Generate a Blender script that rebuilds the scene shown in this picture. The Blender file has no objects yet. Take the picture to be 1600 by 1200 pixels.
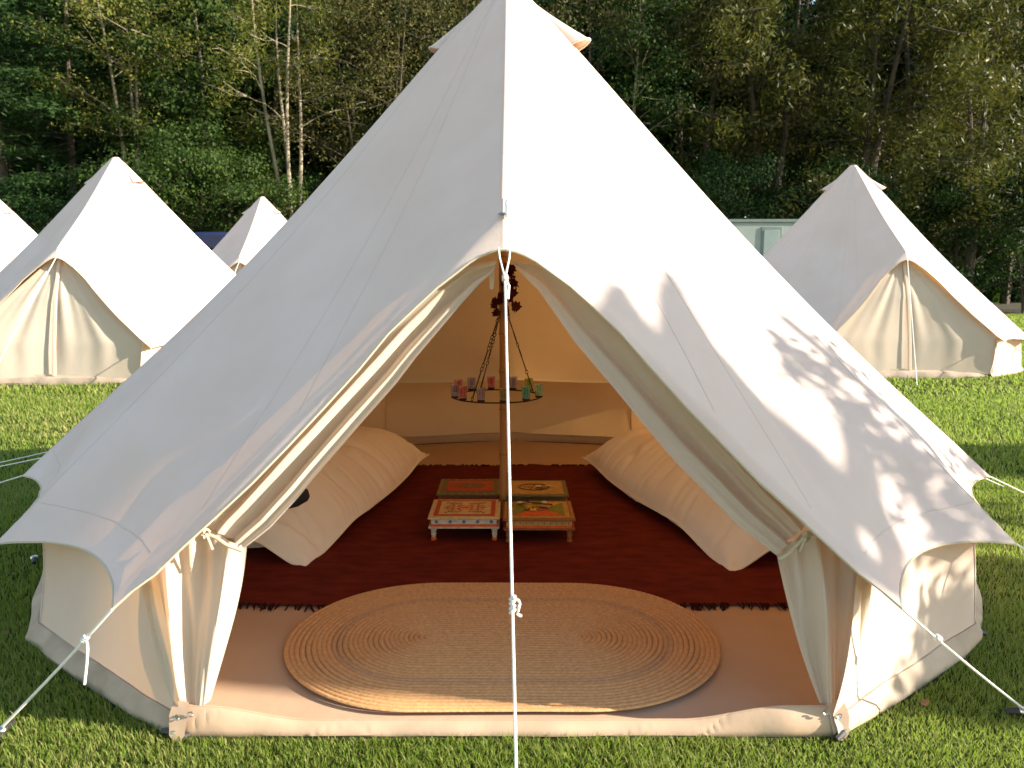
import bpy, math, random
import numpy as np
from mathutils import Vector, Matrix

R = math.radians
PI = math.pi
SC = bpy.context.scene
COL = SC.collection

# ------------------------------------------------------------------ camera, world, sun, exposure
F_PX, PITCH, CAM = 1262.0, R(7.8), np.array([0.026, -4.76, 1.52])
cam_d = bpy.data.cameras.new('camera')
cam_d.sensor_width = 36.0
cam_d.lens = 36.0 * F_PX / 1600.0
cam_d.clip_start, cam_d.clip_end = 0.05, 500
cam_o = bpy.data.objects.new('camera', cam_d)
COL.objects.link(cam_o)
cam_o.location = CAM
cam_o.rotation_euler = (PI / 2 - PITCH, 0, 0)
SC.camera = cam_o
cam_d.dof.use_dof = True
cam_d.dof.focus_distance = 4.3
cam_d.dof.aperture_fstop = 4.0

SUN_EL, SUN_FRONT = R(21), R(9)
SUN = np.array([math.cos(SUN_EL) * math.cos(SUN_FRONT), -math.cos(SUN_EL) * math.sin(SUN_FRONT), math.sin(SUN_EL)])
world = bpy.data.worlds.new('World')
SC.world = world
world.use_nodes = True
wn = world.node_tree.nodes
sky = wn.new('ShaderNodeTexSky')
sky.sky_type = 'NISHITA'
sky.sun_disc = False
sky.dust_density = 0.35
sky.air_density = 1.3
sky.ozone_density = 0.3
sky.sun_elevation = SUN_EL
sky.sun_rotation = PI / 2 + SUN_FRONT
wn['Background'].inputs['Strength'].default_value = 0.092
world.node_tree.links.new(sky.outputs['Color'], wn['Background'].inputs['Color'])

sun_d = bpy.data.lights.new('sun', 'SUN')
sun_d.energy = 4.6
sun_d.angle = R(0.53)
sun_d.color = (1.0, 0.90, 0.76)
sun_o = bpy.data.objects.new('sun', sun_d)
COL.objects.link(sun_o)
sun_o.location = (20, -4, 12)
sun_o.rotation_euler = Vector(SUN).to_track_quat('Z', 'Y').to_euler()

SC.view_settings.view_transform = 'Standard'
SC.view_settings.look = 'None'
SC.view_settings.exposure = 1.75
SC.view_settings.gamma = 1.0
SC.view_settings.use_curve_mapping = False
SC.cycles.max_bounces = 10
SC.cycles.diffuse_bounces = 5
SC.cycles.transmission_bounces = 6
SC.cycles.transparent_max_bounces = 12
SC.cycles.caustics_reflective = False
SC.cycles.caustics_refractive = False

# ------------------------------------------------------------------ helpers
def ray(px, py):
    a, b = (px - 800) / F_PX, (600 - py) / F_PX
    return np.array([a, math.cos(PITCH) + b * math.sin(PITCH), -math.sin(PITCH) + b * math.cos(PITCH)])
def at_z(px, py, z=0.0):
    d = ray(px, py); return CAM + d * (z - CAM[2]) / d[2]
def at_y(px, py, y):
    d = ray(px, py); return CAM + d * (y - CAM[1]) / d[1]
def on_plane(px, py, P0, n):
    d = ray(px, py); return CAM + d * (np.dot(P0 - CAM, n) / np.dot(d, n))

def smooth(a, b, x):
    t = np.clip((x - a) / (b - a), 0, 1); return t * t * (3 - 2 * t)

def snoise(P, seed=0, scale=1.0, octaves=3):
    """cheap smooth noise: a sum of sines in random directions, roughly -1..1"""
    rg = np.random.RandomState(seed)
    P = np.asarray(P, float)
    out = np.zeros(P.shape[:-1])
    amp, tot = 1.0, 0.0
    for o in range(octaves):
        for k in range(4):
            d = rg.normal(size=3); d /= np.linalg.norm(d)
            out += amp * 0.5 * np.sin(P @ d * scale * (2 ** o) * rg.uniform(.7, 1.4) + rg.uniform(0, 6.28))
        tot += amp
        amp *= .5
    return out / tot

def mesh_np(name, V, quads=None, tris=None, smooth_=True):
    V = np.asarray(V, np.float32).reshape(-1, 3)
    me = bpy.data.meshes.new(name)
    me.vertices.add(len(V)); me.vertices.foreach_set('co', V.ravel())
    loops, starts, totals, n = [], [], [], 0
    for A, k in ((quads, 4), (tris, 3)):
        if A is not None and len(A):
            A = np.asarray(A, np.int32).reshape(-1, k)
            loops.append(A.ravel()); starts.append(n + np.arange(len(A)) * k); totals.append(np.full(len(A), k)); n += A.size
    loops = np.concatenate(loops); starts = np.concatenate(starts); totals = np.concatenate(totals)
    me.loops.add(len(loops)); me.loops.foreach_set('vertex_index', loops.astype(np.int32))
    me.polygons.add(len(starts))
    me.polygons.foreach_set('loop_start', starts.astype(np.int32))
    me.polygons.foreach_set('loop_total', totals.astype(np.int32))
    me.polygons.foreach_set('use_smooth', np.full(len(starts), bool(smooth_)))
    me.update(calc_edges=True); me.validate()
    if smooth_ and len(V) < 6000: me.set_sharp_from_angle(angle=R(36))
    return me

def link(name, me, mat, parent=None, **props):
    o = bpy.data.objects.new(name, me)
    COL.objects.link(o)
    if mat is not None and len(me.materials) == 0:
        me.materials.append(mat)
    if parent is not None: o.parent = parent
    for k, v in props.items(): o[k] = v
    return o
def thing(name, label, cat, loc=(0, 0, 0), rz=0.0, group=None):
    o = bpy.data.objects.new(name, None); COL.objects.link(o)
    o.empty_display_size = .1
    o.location = loc; o.rotation_euler = (0, 0, rz)
    o['label'] = label; o['category'] = cat
    if group: o['group'] = group
    return o
def tag(o, label, cat, group=None):
    o['label'] = label; o['category'] = cat
    if group: o['group'] = group
    return o
def copy_tree(src, parent=None):
    c = src.copy(); COL.objects.link(c); c.parent = parent
    for ch in list(src.children): copy_tree(ch, c)
    return c

class MB:
    """collects quads and triangles from several shapes into one mesh"""
    def __init__(s): s.V, s.Q, s.T, s.n = [], [], [], 0
    def add(s, V, Q=None, T=None):
        V = np.asarray(V, float).reshape(-1, 3); s.V.append(V)
        if Q is not None and len(Q): s.Q.append(np.asarray(Q).reshape(-1, 4) + s.n)
        if T is not None and len(T): s.T.append(np.asarray(T).reshape(-1, 3) + s.n)
        s.n += len(V); return s
    def grid(s, G, close_u=False, close_v=False):
        G = np.asarray(G, float); h, w = G.shape[:2]
        return s.add(G.reshape(-1, 3), grid_quads(h, w, close_u, close_v))
    def box(s, x0, x1, y0, y1, z0, z1, b=0.0):
        if b <= 0:
            V = [(x, y, z) for z in (z0, z1) for y in (y0, y1) for x in (x0, x1)]
            return s.add(V, [(0, 2, 3, 1), (4, 5, 7, 6), (0, 1, 5, 4), (2, 6, 7, 3), (0, 4, 6, 2), (1, 3, 7, 5)])
        rings = []
        for z, i in ((z0, b), (z0 + b, 0), (z1 - b, 0), (z1, b)):
            a0, a1, c0, c1 = x0 + i, x1 - i, y0 + i, y1 - i
            rings.append([(a0 + b, c0, z), (a1 - b, c0, z), (a1, c0 + b, z), (a1, c1 - b, z), (a1 - b, c1, z), (a0 + b, c1, z), (a0, c1 - b, z), (a0, c0 + b, z)])
        G = np.array(rings)
        s.grid(G, close_v=True)
        n0 = s.n
        s.add(G[0], [(7, 6, 1, 0), (6, 5, 2, 1), (5, 4, 3, 2)]); s.add(G[3], [(0, 1, 6, 7), (1, 2, 5, 6), (2, 3, 4, 5)])
        return s
    def tube(s, P, r, sides=6, caps=True, closed=False):
        P = np.asarray(P, float); n = len(P)
        r = np.broadcast_to(np.asarray(r, float), (n,))
        if closed: T = np.roll(P, -1, 0) - np.roll(P, 1, 0)
        else: T = np.gradient(P, axis=0)
        T /= np.linalg.norm(T, axis=1)[:, None] + 1e-12
        ref = np.array([0, 0, 1.0]) if abs(T[:, 2]).mean() < .8 else np.array([1.0, 0, 0])
        U = np.cross(T, ref); U /= np.linalg.norm(U, axis=1)[:, None] + 1e-12
        W = np.cross(T, U)
        a = np.linspace(0, 2 * PI, sides, endpoint=False)
        G = P[:, None] + r[:, None, None] * (np.cos(a)[None, :, None] * U[:, None] + np.sin(a)[None, :, None] * W[:, None])
        s.add(G.reshape(-1, 3), grid_quads(n, sides, closed, True))
        if caps and not closed:
            for k in (0, n - 1):
                V = np.vstack([G[k], P[k][None]])
                T_ = [(i, (i + 1) % sides, sides) if k else ((i + 1) % sides, i, sides) for i in range(sides)]
                s.add(V, None, T_)
        return s
    def lathe(s, prof, seg=16, c=(0, 0, 0)):
        a = np.linspace(0, 2 * PI, seg, endpoint=False)
        G = np.array([[(c[0] + r * math.cos(t), c[1] + r * math.sin(t), c[2] + z) for t in a] for r, z in prof])
        return s.grid(G, close_v=True)
    def mesh(s, name, smooth_=True):
        return mesh_np(name, np.vstack(s.V), np.vstack(s.Q) if s.Q else None, np.vstack(s.T) if s.T else None, smooth_)
    def build(s, name, mat, parent=None, smooth_=True, **props):
        return link(name, s.mesh(name, smooth_), mat, parent, **props)

def grid_quads(h, w, close_u=False, close_v=False):
    i = np.arange(h if close_u else h - 1); j = np.arange(w if close_v else w - 1)
    I, J = np.meshgrid(i, j, indexing='ij'); I2, J2 = (I + 1) % h, (J + 1) % w
    return np.stack([I * w + J, I * w + J2, I2 * w + J2, I2 * w + J], -1).reshape(-1, 4)
def grid_normals(G):
    n = np.cross(np.gradient(G, axis=0), np.gradient(G, axis=1))
    return n / (np.linalg.norm(n, axis=-1, keepdims=True) + 1e-12)
def poly(pts, t):
    """point(s) at fraction t of a polyline's length"""
    P = np.asarray(pts, float); d = np.r_[0, np.cumsum(np.linalg.norm(np.diff(P, axis=0), axis=1))]; d /= d[-1]
    t = np.asarray(t, float)
    return np.stack([np.interp(t, d, P[:, k]) for k in range(P.shape[1])], -1)

# ------------------------------------------------------------------ materials
def new_mat(name):
    m = bpy.data.materials.new(name); m.use_nodes = True
    nt = m.node_tree; nt.nodes.clear()
    out = nt.nodes.new('ShaderNodeOutputMaterial')
    return m, nt, out
def N(nt, t, **kw):
    n = nt.nodes.new(t)
    for k, v in kw.items():
        if k in n.inputs: n.inputs[k].default_value = v
        else: setattr(n, k, v)
    return n
def ramp(nt, fac, stops, interp='LINEAR'):
    r = nt.nodes.new('ShaderNodeValToRGB'); r.color_ramp.interpolation = interp
    e = r.color_ramp.elements
    while len(e) > 1: e.remove(e[-1])
    e[0].position, e[0].color = stops[0][0], (*stops[0][1], 1)
    for p, c in stops[1:]:
        x = e.new(p); x.color = (*c, 1)
    nt.links.new(fac, r.inputs['Fac']); return r.outputs['Color']
def noise_out(nt, scale, detail=3, rough=.55, coord='Object', stretch=None, rot=None):
    tc = N(nt, 'ShaderNodeTexCoord'); src = tc.outputs[coord]
    if stretch or rot:
        mp = N(nt, 'ShaderNodeMapping')
        if stretch: mp.inputs['Scale'].default_value = stretch
        if rot: mp.inputs['Rotation'].default_value = rot
        nt.links.new(src, mp.inputs['Vector']); src = mp.outputs['Vector']
    n = N(nt, 'ShaderNodeTexNoise', Scale=scale, Detail=detail, Roughness=rough)
    nt.links.new(src, n.inputs['Vector']); return n.outputs['Fac']
def bump(nt, h, strength, dist=.01):
    b = N(nt, 'ShaderNodeBump', Strength=strength, Distance=dist); nt.links.new(h, b.inputs['Height']); return b.outputs['Normal']
def basic(name, c1, c2=None, scale=8, rough=.7, metallic=0, bump_s=0.0, bump_scale=60, detail=4, stretch=None, spec=.4, dist=.005):
    m, nt, out = new_mat(name)
    p = N(nt, 'ShaderNodeBsdfPrincipled', Roughness=rough, Metallic=metallic)
    p.inputs['Specular IOR Level'].default_value = spec
    if c2 is None: c2 = tuple(x * .82 for x in c1)
    f = noise_out(nt, scale, detail, stretch=stretch)
    nt.links.new(ramp(nt, f, [(.32, c2), (.68, c1)]), p.inputs['Base Color'])
    if bump_s: nt.links.new(bump(nt, noise_out(nt, bump_scale, 3, stretch=stretch), bump_s, dist), p.inputs['Normal'])
    nt.links.new(p.outputs[0], out.inputs[0]); return m
def canvas(name, c_out, c_trans, fac=.3, stain=.06, bump_s=.15):
    m, nt, out = new_mat(name)
    f = noise_out(nt, 1.6, 5, .6)
    c2 = tuple(x * (1 - stain * (1 + k * .5)) for k, x in enumerate(c_out))
    col = ramp(nt, f, [(.3, c2), (.62, c_out)])
    d = N(nt, 'ShaderNodeBsdfDiffuse', Roughness=.4); nt.links.new(col, d.inputs['Color'])
    t = N(nt, 'ShaderNodeBsdfTranslucent'); t.inputs['Color'].default_value = (*c_trans, 1)
    w = N(nt, 'ShaderNodeMath', operation='ADD')
    nt.links.new(noise_out(nt, 9, 6, .62), w.inputs[0]); nt.links.new(noise_out(nt, 320, 2), w.inputs[1])
    nrm = bump(nt, w.outputs[0], bump_s, .012)
    nt.links.new(nrm, d.inputs['Normal'])
    mx = N(nt, 'ShaderNodeMixShader', Fac=fac)
    nt.links.new(d.outputs[0], mx.inputs[1]); nt.links.new(t.outputs[0], mx.inputs[2]); nt.links.new(mx.outputs[0], out.inputs[0])
    return m
def leaf_mat(name, cols, trans, fac=.3, rough=.6):
    m, nt, out = new_mat(name)
    g = N(nt, 'ShaderNodeNewGeometry')
    n = len(cols)
    big = noise_out(nt, .55, 2)
    ad = N(nt, 'ShaderNodeMath', operation='MULTIPLY_ADD'); ad.inputs[1].default_value = .55
    nt.links.new(g.outputs['Random Per Island'], ad.inputs[0])
    sub = N(nt, 'ShaderNodeMath', operation='MULTIPLY'); sub.inputs[1].default_value = .6
    nt.links.new(big, sub.inputs[0]); nt.links.new(sub.outputs[0], ad.inputs[2])
    col = ramp(nt, ad.outputs[0], [(.1 + .8 * i / max(1, n - 1), c) for i, c in enumerate(cols)])
    p = N(nt, 'ShaderNodeBsdfPrincipled', Roughness=rough); p.inputs['Specular IOR Level'].default_value = .12
    nt.links.new(col, p.inputs['Base Color'])
    t = N(nt, 'ShaderNodeBsdfTranslucent'); t.inputs['Color'].default_value = (*trans, 1)
    mx = N(nt, 'ShaderNodeMixShader', Fac=fac)
    nt.links.new(p.outputs[0], mx.inputs[1]); nt.links.new(t.outputs[0], mx.inputs[2]); nt.links.new(mx.outputs[0], out.inputs[0])
    return m

M = {}
M['roof'] = canvas('roof_canvas', (.775, .66, .605), (.88, .42, .12), .118, .06, .22)
M['wall'] = canvas('wall_canvas', (.73, .605, .50), (.85, .45, .15), .115, .07, .2)
M['curtain'] = canvas('curtain_canvas', (.67, .575, .47), (.82, .60, .34), .14, .05, .2)
M['skirt'] = basic('skirt_cloth', (.47, .37, .28), (.33, .25, .18), 5, .75, bump_s=.25, bump_scale=30)
M['groundsheet'] = basic('groundsheet_pvc', (.52, .36, .245), (.47, .32, .21), 2.5, .55, bump_s=.12, bump_scale=9, dist=.02)
M['seam'] = canvas('seam_tape', (.74, .61, .55), (.55, .36, .18), .12, .05)
M['binding'] = canvas('hem_binding', (.66, .58, .44), (.6, .45, .25), .15)
M['rope'] = basic('white_rope', (.84, .82, .76), (.70, .67, .60), 160, .8, bump_s=.5, bump_scale=260, dist=.002)
M['bamboo'] = basic('bamboo', (.42, .225, .085), (.30, .15, .055), 14, .45, stretch=(1, 1, .12), bump_s=.1)
M['bamboo_node'] = basic('bamboo_node', (.28, .13, .045), (.2, .09, .03), 30, .6)
M['black_metal'] = basic('black_iron', (.025, .02, .016), (.05, .03, .02), 40, .5, .6)
M['steel'] = basic('steel', (.62, .62, .62), (.5, .5, .5), 30, .28, 1.0)
M['rubber'] = basic('black_rubber', (.02, .02, .02), (.03, .03, .03), 30, .5)
M['carpet'] = basic('red_carpet', (.16, .024, .014), (.095, .013, .009), 7, .95, bump_s=.5, bump_scale=120, stretch=(1, 2.2, 1), spec=.1)
M['fringe'] = basic('carpet_fringe', (.05, .010, .008), (.03, .006, .006), 50, .95, spec=.1)
M['linen'] = canvas('linen', (.95, .89, .80), (.7, .5, .35), .06, .06, .3)
M['mattress'] = canvas('mattress_ticking', (.80, .76, .72), (.7, .6, .5), .05, .04, .2)
M['dark_matte'] = basic('dark_matte', (.02, .018, .02), (.03, .026, .028), 20, .9)
M['leaf_red'] = leaf_mat('red_maple_leaf', [(.025, .006, .005), (.06, .010, .008), (.04, .008, .006)], (.12, .015, .012), .12)
M['bark_pale'] = basic('pale_bark', (.36, .31, .22), (.15, .12, .08), 3.5, .85, bump_s=.6, bump_scale=14, stretch=(1, 1, .35), dist=.03)
M['bark_dark'] = basic('dark_bark', (.11, .085, .06), (.045, .035, .026), 4, .9, bump_s=.7, bump_scale=14, stretch=(1, 1, .3), dist=.03)
M['leaf_dark'] = leaf_mat('dark_green_leaves', [(.006, .016, .006), (.014, .036, .009), (.03, .062, .013)], (.05, .11, .015), .2)
M['leaf_mid'] = leaf_mat('mid_green_leaves', [(.009, .022, .005), (.022, .046, .009), (.058, .088, .015)], (.09, .16, .02), .24)
M['leaf_willow'] = leaf_mat('willow_leaves', [(.018, .026, .006), (.050, .060, .013), (.125, .125, .036)], (.14, .14, .02), .22, .45)
M['leaf_olive'] = leaf_mat('olive_leaves', [(.020, .022, .006), (.052, .052, .013), (.12, .108, .032)], (.12, .11, .025), .22)
M['leaf_yellow'] = leaf_mat('yellowing_leaves', [(.026, .045, .008), (.075, .10, .018), (.18, .165, .034)], (.22, .22, .03), .28)
M['leaf_brown'] = basic('brown_leaf', (.22, .11, .04), (.14, .07, .03), 20, .8)

# jute: three tones of the same braid, darker bands are dyed into the rug
def jute(name, a, b):
    return basic(name, a, b, 55, .9, bump_s=.6, bump_scale=240, spec=.15, dist=.003, detail=5)
M['jute'] = jute('jute_braid', (.70, .405, .185), (.55, .30, .125))
M['jute_grey'] = jute('jute_braid_grey', (.67, .395, .19), (.53, .295, .13))
M['jute_dark'] = jute('jute_braid_dark', (.60, .36, .185), (.46, .265, .13))

# ------------------------------------------------------------------ ground
def lawn_material():
    m, nt, out = new_mat('lawn_turf')
    p = N(nt, 'ShaderNodeBsdfPrincipled', Roughness=.9); p.inputs['Specular IOR Level'].default_value = .15
    c1 = ramp(nt, noise_out(nt, .5, 6, .6), [(.3, (.042, .072, .010)), (.55, (.072, .106, .015)), (.75, (.105, .128, .026))])
    c2 = ramp(nt, noise_out(nt, 24, 5, .7), [(.3, (.35, .38, .3)), (.7, (1, 1, 1))])
    mx = N(nt, 'ShaderNodeMixRGB', blend_type='MULTIPLY', Fac=.8)
    nt.links.new(c1, mx.inputs[1]); nt.links.new(c2, mx.inputs[2]); nt.links.new(mx.outputs[0], p.inputs['Base Color'])
    nt.links.new(bump(nt, noise_out(nt, 34, 6, .8), 1.0, .06), p.inputs['Normal'])
    nt.links.new(p.outputs[0], out.inputs[0]); return m
def sheet(name, x0, x1, y0, y1, z, mat, nx=2, ny=2):
    X, Y = np.meshgrid(np.linspace(x0, x1, nx), np.linspace(y0, y1, ny))
    return MB().grid(np.stack([X, Y, np.full_like(X, z)], -1)).build(name, mat, None, kind='structure')
sheet('lawn', -150, 150, -60, 200, -.004, lawn_material())
M['litter'] = basic('leaf_litter', (.055, .045, .022), (.02, .022, .01), 2.2, .95, bump_s=.8, bump_scale=16, dist=.05)
sheet('forest_floor', -60, 60, 25.5, 90, .002, M['litter'])

# ------------------------------------------------------------------ bell tent geometry
Z_APEX, R_TIP, Z_TIP, R0 = 3.12, 2.63, .46, .045
GUYS = [28.4, 50.6, 76.9, 102.7, 128.5, 154.2, 180.0, 205.8, 231.5, 257.3, 283.1, 309.4, 331.6]   # from the front (-y), turning left (-x)
CORN = [25.4, 51.6, 77.2, 102.7, 128.5, 154.2, 180.0, 205.8, 231.5, 257.3, 282.8, 308.4, 334.6]
def dirn(deg):
    t = R(deg); return np.array([-math.sin(t), -math.cos(t), 0])
APEX_R = R0
PEAK = np.array([-.005, -1.90, 1.723])           # where the A-frame pushes the ridge up
HOOD_TIP = np.array([0.0, -1.96, 1.599])
TIP = {1: np.array([-1.245, -2.31, .46]), -1: np.array([1.265, -2.31, .463])}      # 1 = left, -1 = right
def sag(S):
    return .105 * np.sin(PI * S ** 1.15) ** 1.3
def roof_pt(deg, s):
    """a point of the round part of the roof; deg between 28.4 and 331.6"""
    i = max(k for k in range(len(GUYS) - 1) if deg >= GUYS[k] - 1e-9) if deg < GUYS[-1] - 1e-9 else len(GUYS) - 2
    u = (deg - GUYS[i]) / (GUYS[i + 1] - GUYS[i])
    w = 4 * u * (1 - u)
    S = s * (1 - .055 * w)
    d = dirn(deg)
    r = (R0 + (R_TIP - R0) * S) * (1 - .022 * w * S * S)
    z = Z_APEX - (Z_APEX - Z_TIP) * S - sag(S) - .09 * w * smooth(.86, 1, s)
    return d * r + np.array([0, 0, z])
DROP_F = [0, .02, .075, .2, .32, .40, .63, .9, 1.0]
DROP_Z = [.125, .100, .058, .018, .014, .034, .052, .02, 0.0]
def front_pt(side, u, s):
    """front panels: u 0 at the outer guy line, 1 at the ridge"""
    th = 28.4 * (1 - u) * side
    a0 = dirn(th) * R0 + np.array([0, 0, Z_APEX])
    A = TIP[side] + (PEAK - TIP[side]) * u
    D = np.interp(1 - u, DROP_F, DROP_Z)
    la = np.linalg.norm(A - a0); h = D / (la + D)
    if s <= 1 - h:
        k = s / (1 - h)
        P = a0 + (A - a0) * k
    else:
        k = 1.0
        q = (s - (1 - h)) / h
        P = A + np.array([0, -.06 * D / .125, -D]) * q
    P = P.copy(); P[2] -= sag(k) * (1 - .55 * u)
    # the cloth is a little rounded over the ridge
    return P
U_ROWS = np.array([1, .985, .965, .94, .91, .87, .82, .76, .69, .61, .52, .43, .34, .25, .17, .1, .05, 0])
NS = 76
S_ROWS = np.linspace(0, 1, NS)

def roof_grid():
    cols, kinds = [], []
    for u in U_ROWS[:-1]:
        cols.append([front_pt(1, u, s) for s in S_ROWS]); kinds.append(('L', u))
    for i in range(len(GUYS) - 1):
        for q in np.arange(14) / 14:
            deg = GUYS[i] + (GUYS[i + 1] - GUYS[i]) * q
            cols.append([roof_pt(deg, s) for s in S_ROWS]); kinds.append(('O', deg))
    cols.append([roof_pt(GUYS[-1], s) for s in S_ROWS]); kinds.append(('O', GUYS[-1]))
    for u in U_ROWS[::-1][1:-1]:
        cols.append([front_pt(-1, u, s) for s in S_ROWS]); kinds.append(('R', u))
    # blend the tips exactly onto the round part
    G = np.array(cols)                      # (ncol, NS, 3)
    jL = len(U_ROWS) - 1
    jR = len(G) - 1 - (len(U_ROWS) - 2)
    for j, side in ((jL, 1), (jR, -1)):
        d = TIP[side] - G[j, -1]
        for k in range(-6, 7):
            jj = j + k
            wgt = max(0, 1 - abs(k) / 6)
            if kinds[jj][0] == 'O': G[jj] += d * wgt * (S_ROWS[:, None] ** 3)
    # long soft tension wrinkles and streaks near the guy points
    nrm = grid_normals(np.concatenate([G[-1:], G, G[:1]]))[1:-1]
    c = G.mean(axis=(0, 1)); flip = np.sign((nrm * (G - np.array([0, 0, 0.6]))).sum(-1)); nrm *= flip[..., None]
    th = np.arctan2(-G[..., 0], -G[..., 1])
    S = np.broadcast_to(S_ROWS, G.shape[:2])
    disp = .010 * snoise(G, 3, 1.7, 2) * smooth(0, .3, S)
    streak = np.sin(th * 61 + 1.3 * np.sin(th * 17) + 2) * .5 + np.sin(th * 97 + .6 + 2 * np.sin(th * 11)) * .35
    disp += .0042 * streak * (smooth(.55, .93, S) * .9) * (.4 + .6 * (snoise(G, 9, 1.1, 2) > 0)) * S
    disp += .0045 * np.sin(th * 23 + 1.0) * smooth(.35, .02, S) * smooth(0, .08, S)
    tipd = np.full(G.shape[:2], 9.0)
    for g in GUYS:
        dd = np.abs((np.degrees(th) - g + 180) % 360 - 180); tipd = np.minimum(tipd, dd)
    disp += .006 * np.sin(tipd * 1.9) * np.exp(-tipd / 5) * smooth(.7, 1, S)
    mid = np.array([k[0] != 'O' and k[1] > .97 for k in kinds])
    disp[mid] *= .3
    G = G + nrm * disp[..., None]
    G[..., :, :] = G
    return G, kinds, nrm
ROOF, RKIND, RNRM = roof_grid()

def ribbon(path, nrm, width, lift):
    nrm = nrm[:len(path)]
    T = np.gradient(path, axis=0); T /= np.linalg.norm(T, axis=1)[:, None]
    B = np.cross(T, nrm); B /= np.linalg.norm(B, axis=1)[:, None] + 1e-9
    c = path + nrm * lift
    return np.stack([c - B * width / 2 - nrm * lift * .9, c - B * width * .3, c + B * width * .3, c + B * width / 2 - nrm * lift * .9])

def wall_top(k, n=14):
    pass
def wall_grid():
    rows = np.linspace(0, 1, 16)
    cols = []
    for i in range(len(CORN) - 1):
        qs = np.linspace(0, 1, 11)[:-1] if i < len(CORN) - 2 else np.linspace(0, 1, 11)
        for q in qs:
            g = GUYS[i] + (GUYS[i + 1] - GUYS[i]) * q
            lo, hi = .8, 1.0
            for _ in range(24):
                md = (lo + hi) / 2
                if roof_pt(g, md)[2] > .585: lo = md
                else: hi = md
            top = roof_pt(g, lo); top[:2] *= .985; top[2] -= .012
            if i == 0 and q < .35:
                A = TIP[1] + (PEAK - TIP[1]) * .09 + np.array([.01, .02, -.03]); top = A + (top - A) * smooth(0, .35, q)
            if i == len(CORN) - 2 and q > .65:
                A = TIP[-1] + (PEAK - TIP[-1]) * .09 + np.array([-.01, .02, -.03]); top = A + (top - A) * smooth(1, .65, q)
            b0, b1 = dirn(CORN[i]) * 2.5, dirn(CORN[i + 1]) * 2.5
            bot = b0 + (b1 - b0) * q
            bot = bot + bot / np.linalg.norm(bot) * .05 * (4 * q * (1 - q)) * (1 if 1 < i < 10 else .4)
            P = top + (bot - top) * rows[:, None]
            out = np.array([bot[0], bot[1], 0]) / np.linalg.norm(bot)
            P = P + out * (.022 * np.sin(rows * PI) * snoise(np.array([g * .06, 0, 0]), 5, 3))[:, None]
            cols.append(P)
    G = np.array(cols)
    out = G.copy(); out[..., 2] = 0; out /= np.linalg.norm(out, axis=-1, keepdims=True)
    ang = np.arctan2(G[..., 0], G[..., 1])
    f = np.broadcast_to(rows, G.shape[:2])
    G = G + out * (.010 * snoise(G, 12, 5, 3) * np.sin(f * PI) + .006 * np.sin(ang * 44 + 3 * np.sin(ang * 9)) * np.sin(f * PI))[..., None]
    return G
WALL = wall_grid()
def skirt_grid():
    base = WALL[:, -1].copy()
    out = base.copy(); out[:, 2] = 0; out /= np.linalg.norm(out, axis=1)[:, None]
    top = WALL[:, -3] + out * .004
    prof = [(0, -.016, .0), (.03, .004, .0), (.15, .010, .0), (.4, .026, .0), (.65, .034, .0), (.85, .036, 0), (1, .030, 0)]
    rows = []
    for f, o, _ in prof:
        P = top + (base - top) * f; P[:, 2] = top[:, 2] * (1 - f) - .002 * f
        rows.append(P + out * o)
    G = np.array(rows)
    n = snoise(G * np.array([1, 1, 2.2]), 31, 19, 3); f = np.array([p[0] for p in prof])[:, None]
    G += np.broadcast_to(out, G.shape) * (.021 * n * np.sin(f * PI * .95))[..., None]
    G[0] += np.array([0, 0, 1]) * (.008 * snoise(G[0], 8, 9, 2))[:, None]
    return G
SKIRT = skirt_grid()

# door plane
D_P0 = np.array([0, -2.235, .06]); D_TOP = np.array([0, -1.86, 1.68])
D_N = np.cross(np.array([1.0, 0, 0]), D_TOP - D_P0); D_N /= np.linalg.norm(D_N)
if D_N[1] > 0: D_N = -D_N

def fold_panel(L, Rr, nt_, nv, amp, k, seed, tight=None):
    """cloth between two 3D boundary curves with folds running along them"""
    t = np.linspace(0, 1, nt_); v = np.linspace(0, 1, nv)
    A, B = poly(L, t), poly(Rr, t)
    G = A[:, None] + (B - A)[:, None] * v[None, :, None]
    rg = np.random.RandomState(seed)
    ph = rg.uniform(0, 6.28, 3)
    ampt = amp(t)[:, None]
    w = np.sin(2 * PI * k * (v[None] ** .9) + ph[0] + .5 * t[:, None]) * .65 + np.sin(2 * PI * k * 1.9 * v[None] + ph[1] - .8 * t[:, None]) * .3 \
        + .25 * snoise(np.stack([np.broadcast_to(t[:, None] * 2, G.shape[:2]), np.broadcast_to(v * 5, G.shape[:2]), np.zeros(G.shape[:2])], -1), seed, 3, 2)
    w = w + .42 * np.sin(2 * PI * 4.4 * v[None] + ph[2]) * smooth(.5, 1, t)[:, None] + .18 * np.sin(2 * PI * 3.1 * v[None] + ph[0])
    env = np.minimum(1, 5 * v)[None]
    return G + D_N * (ampt * w * env)[..., None]

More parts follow.
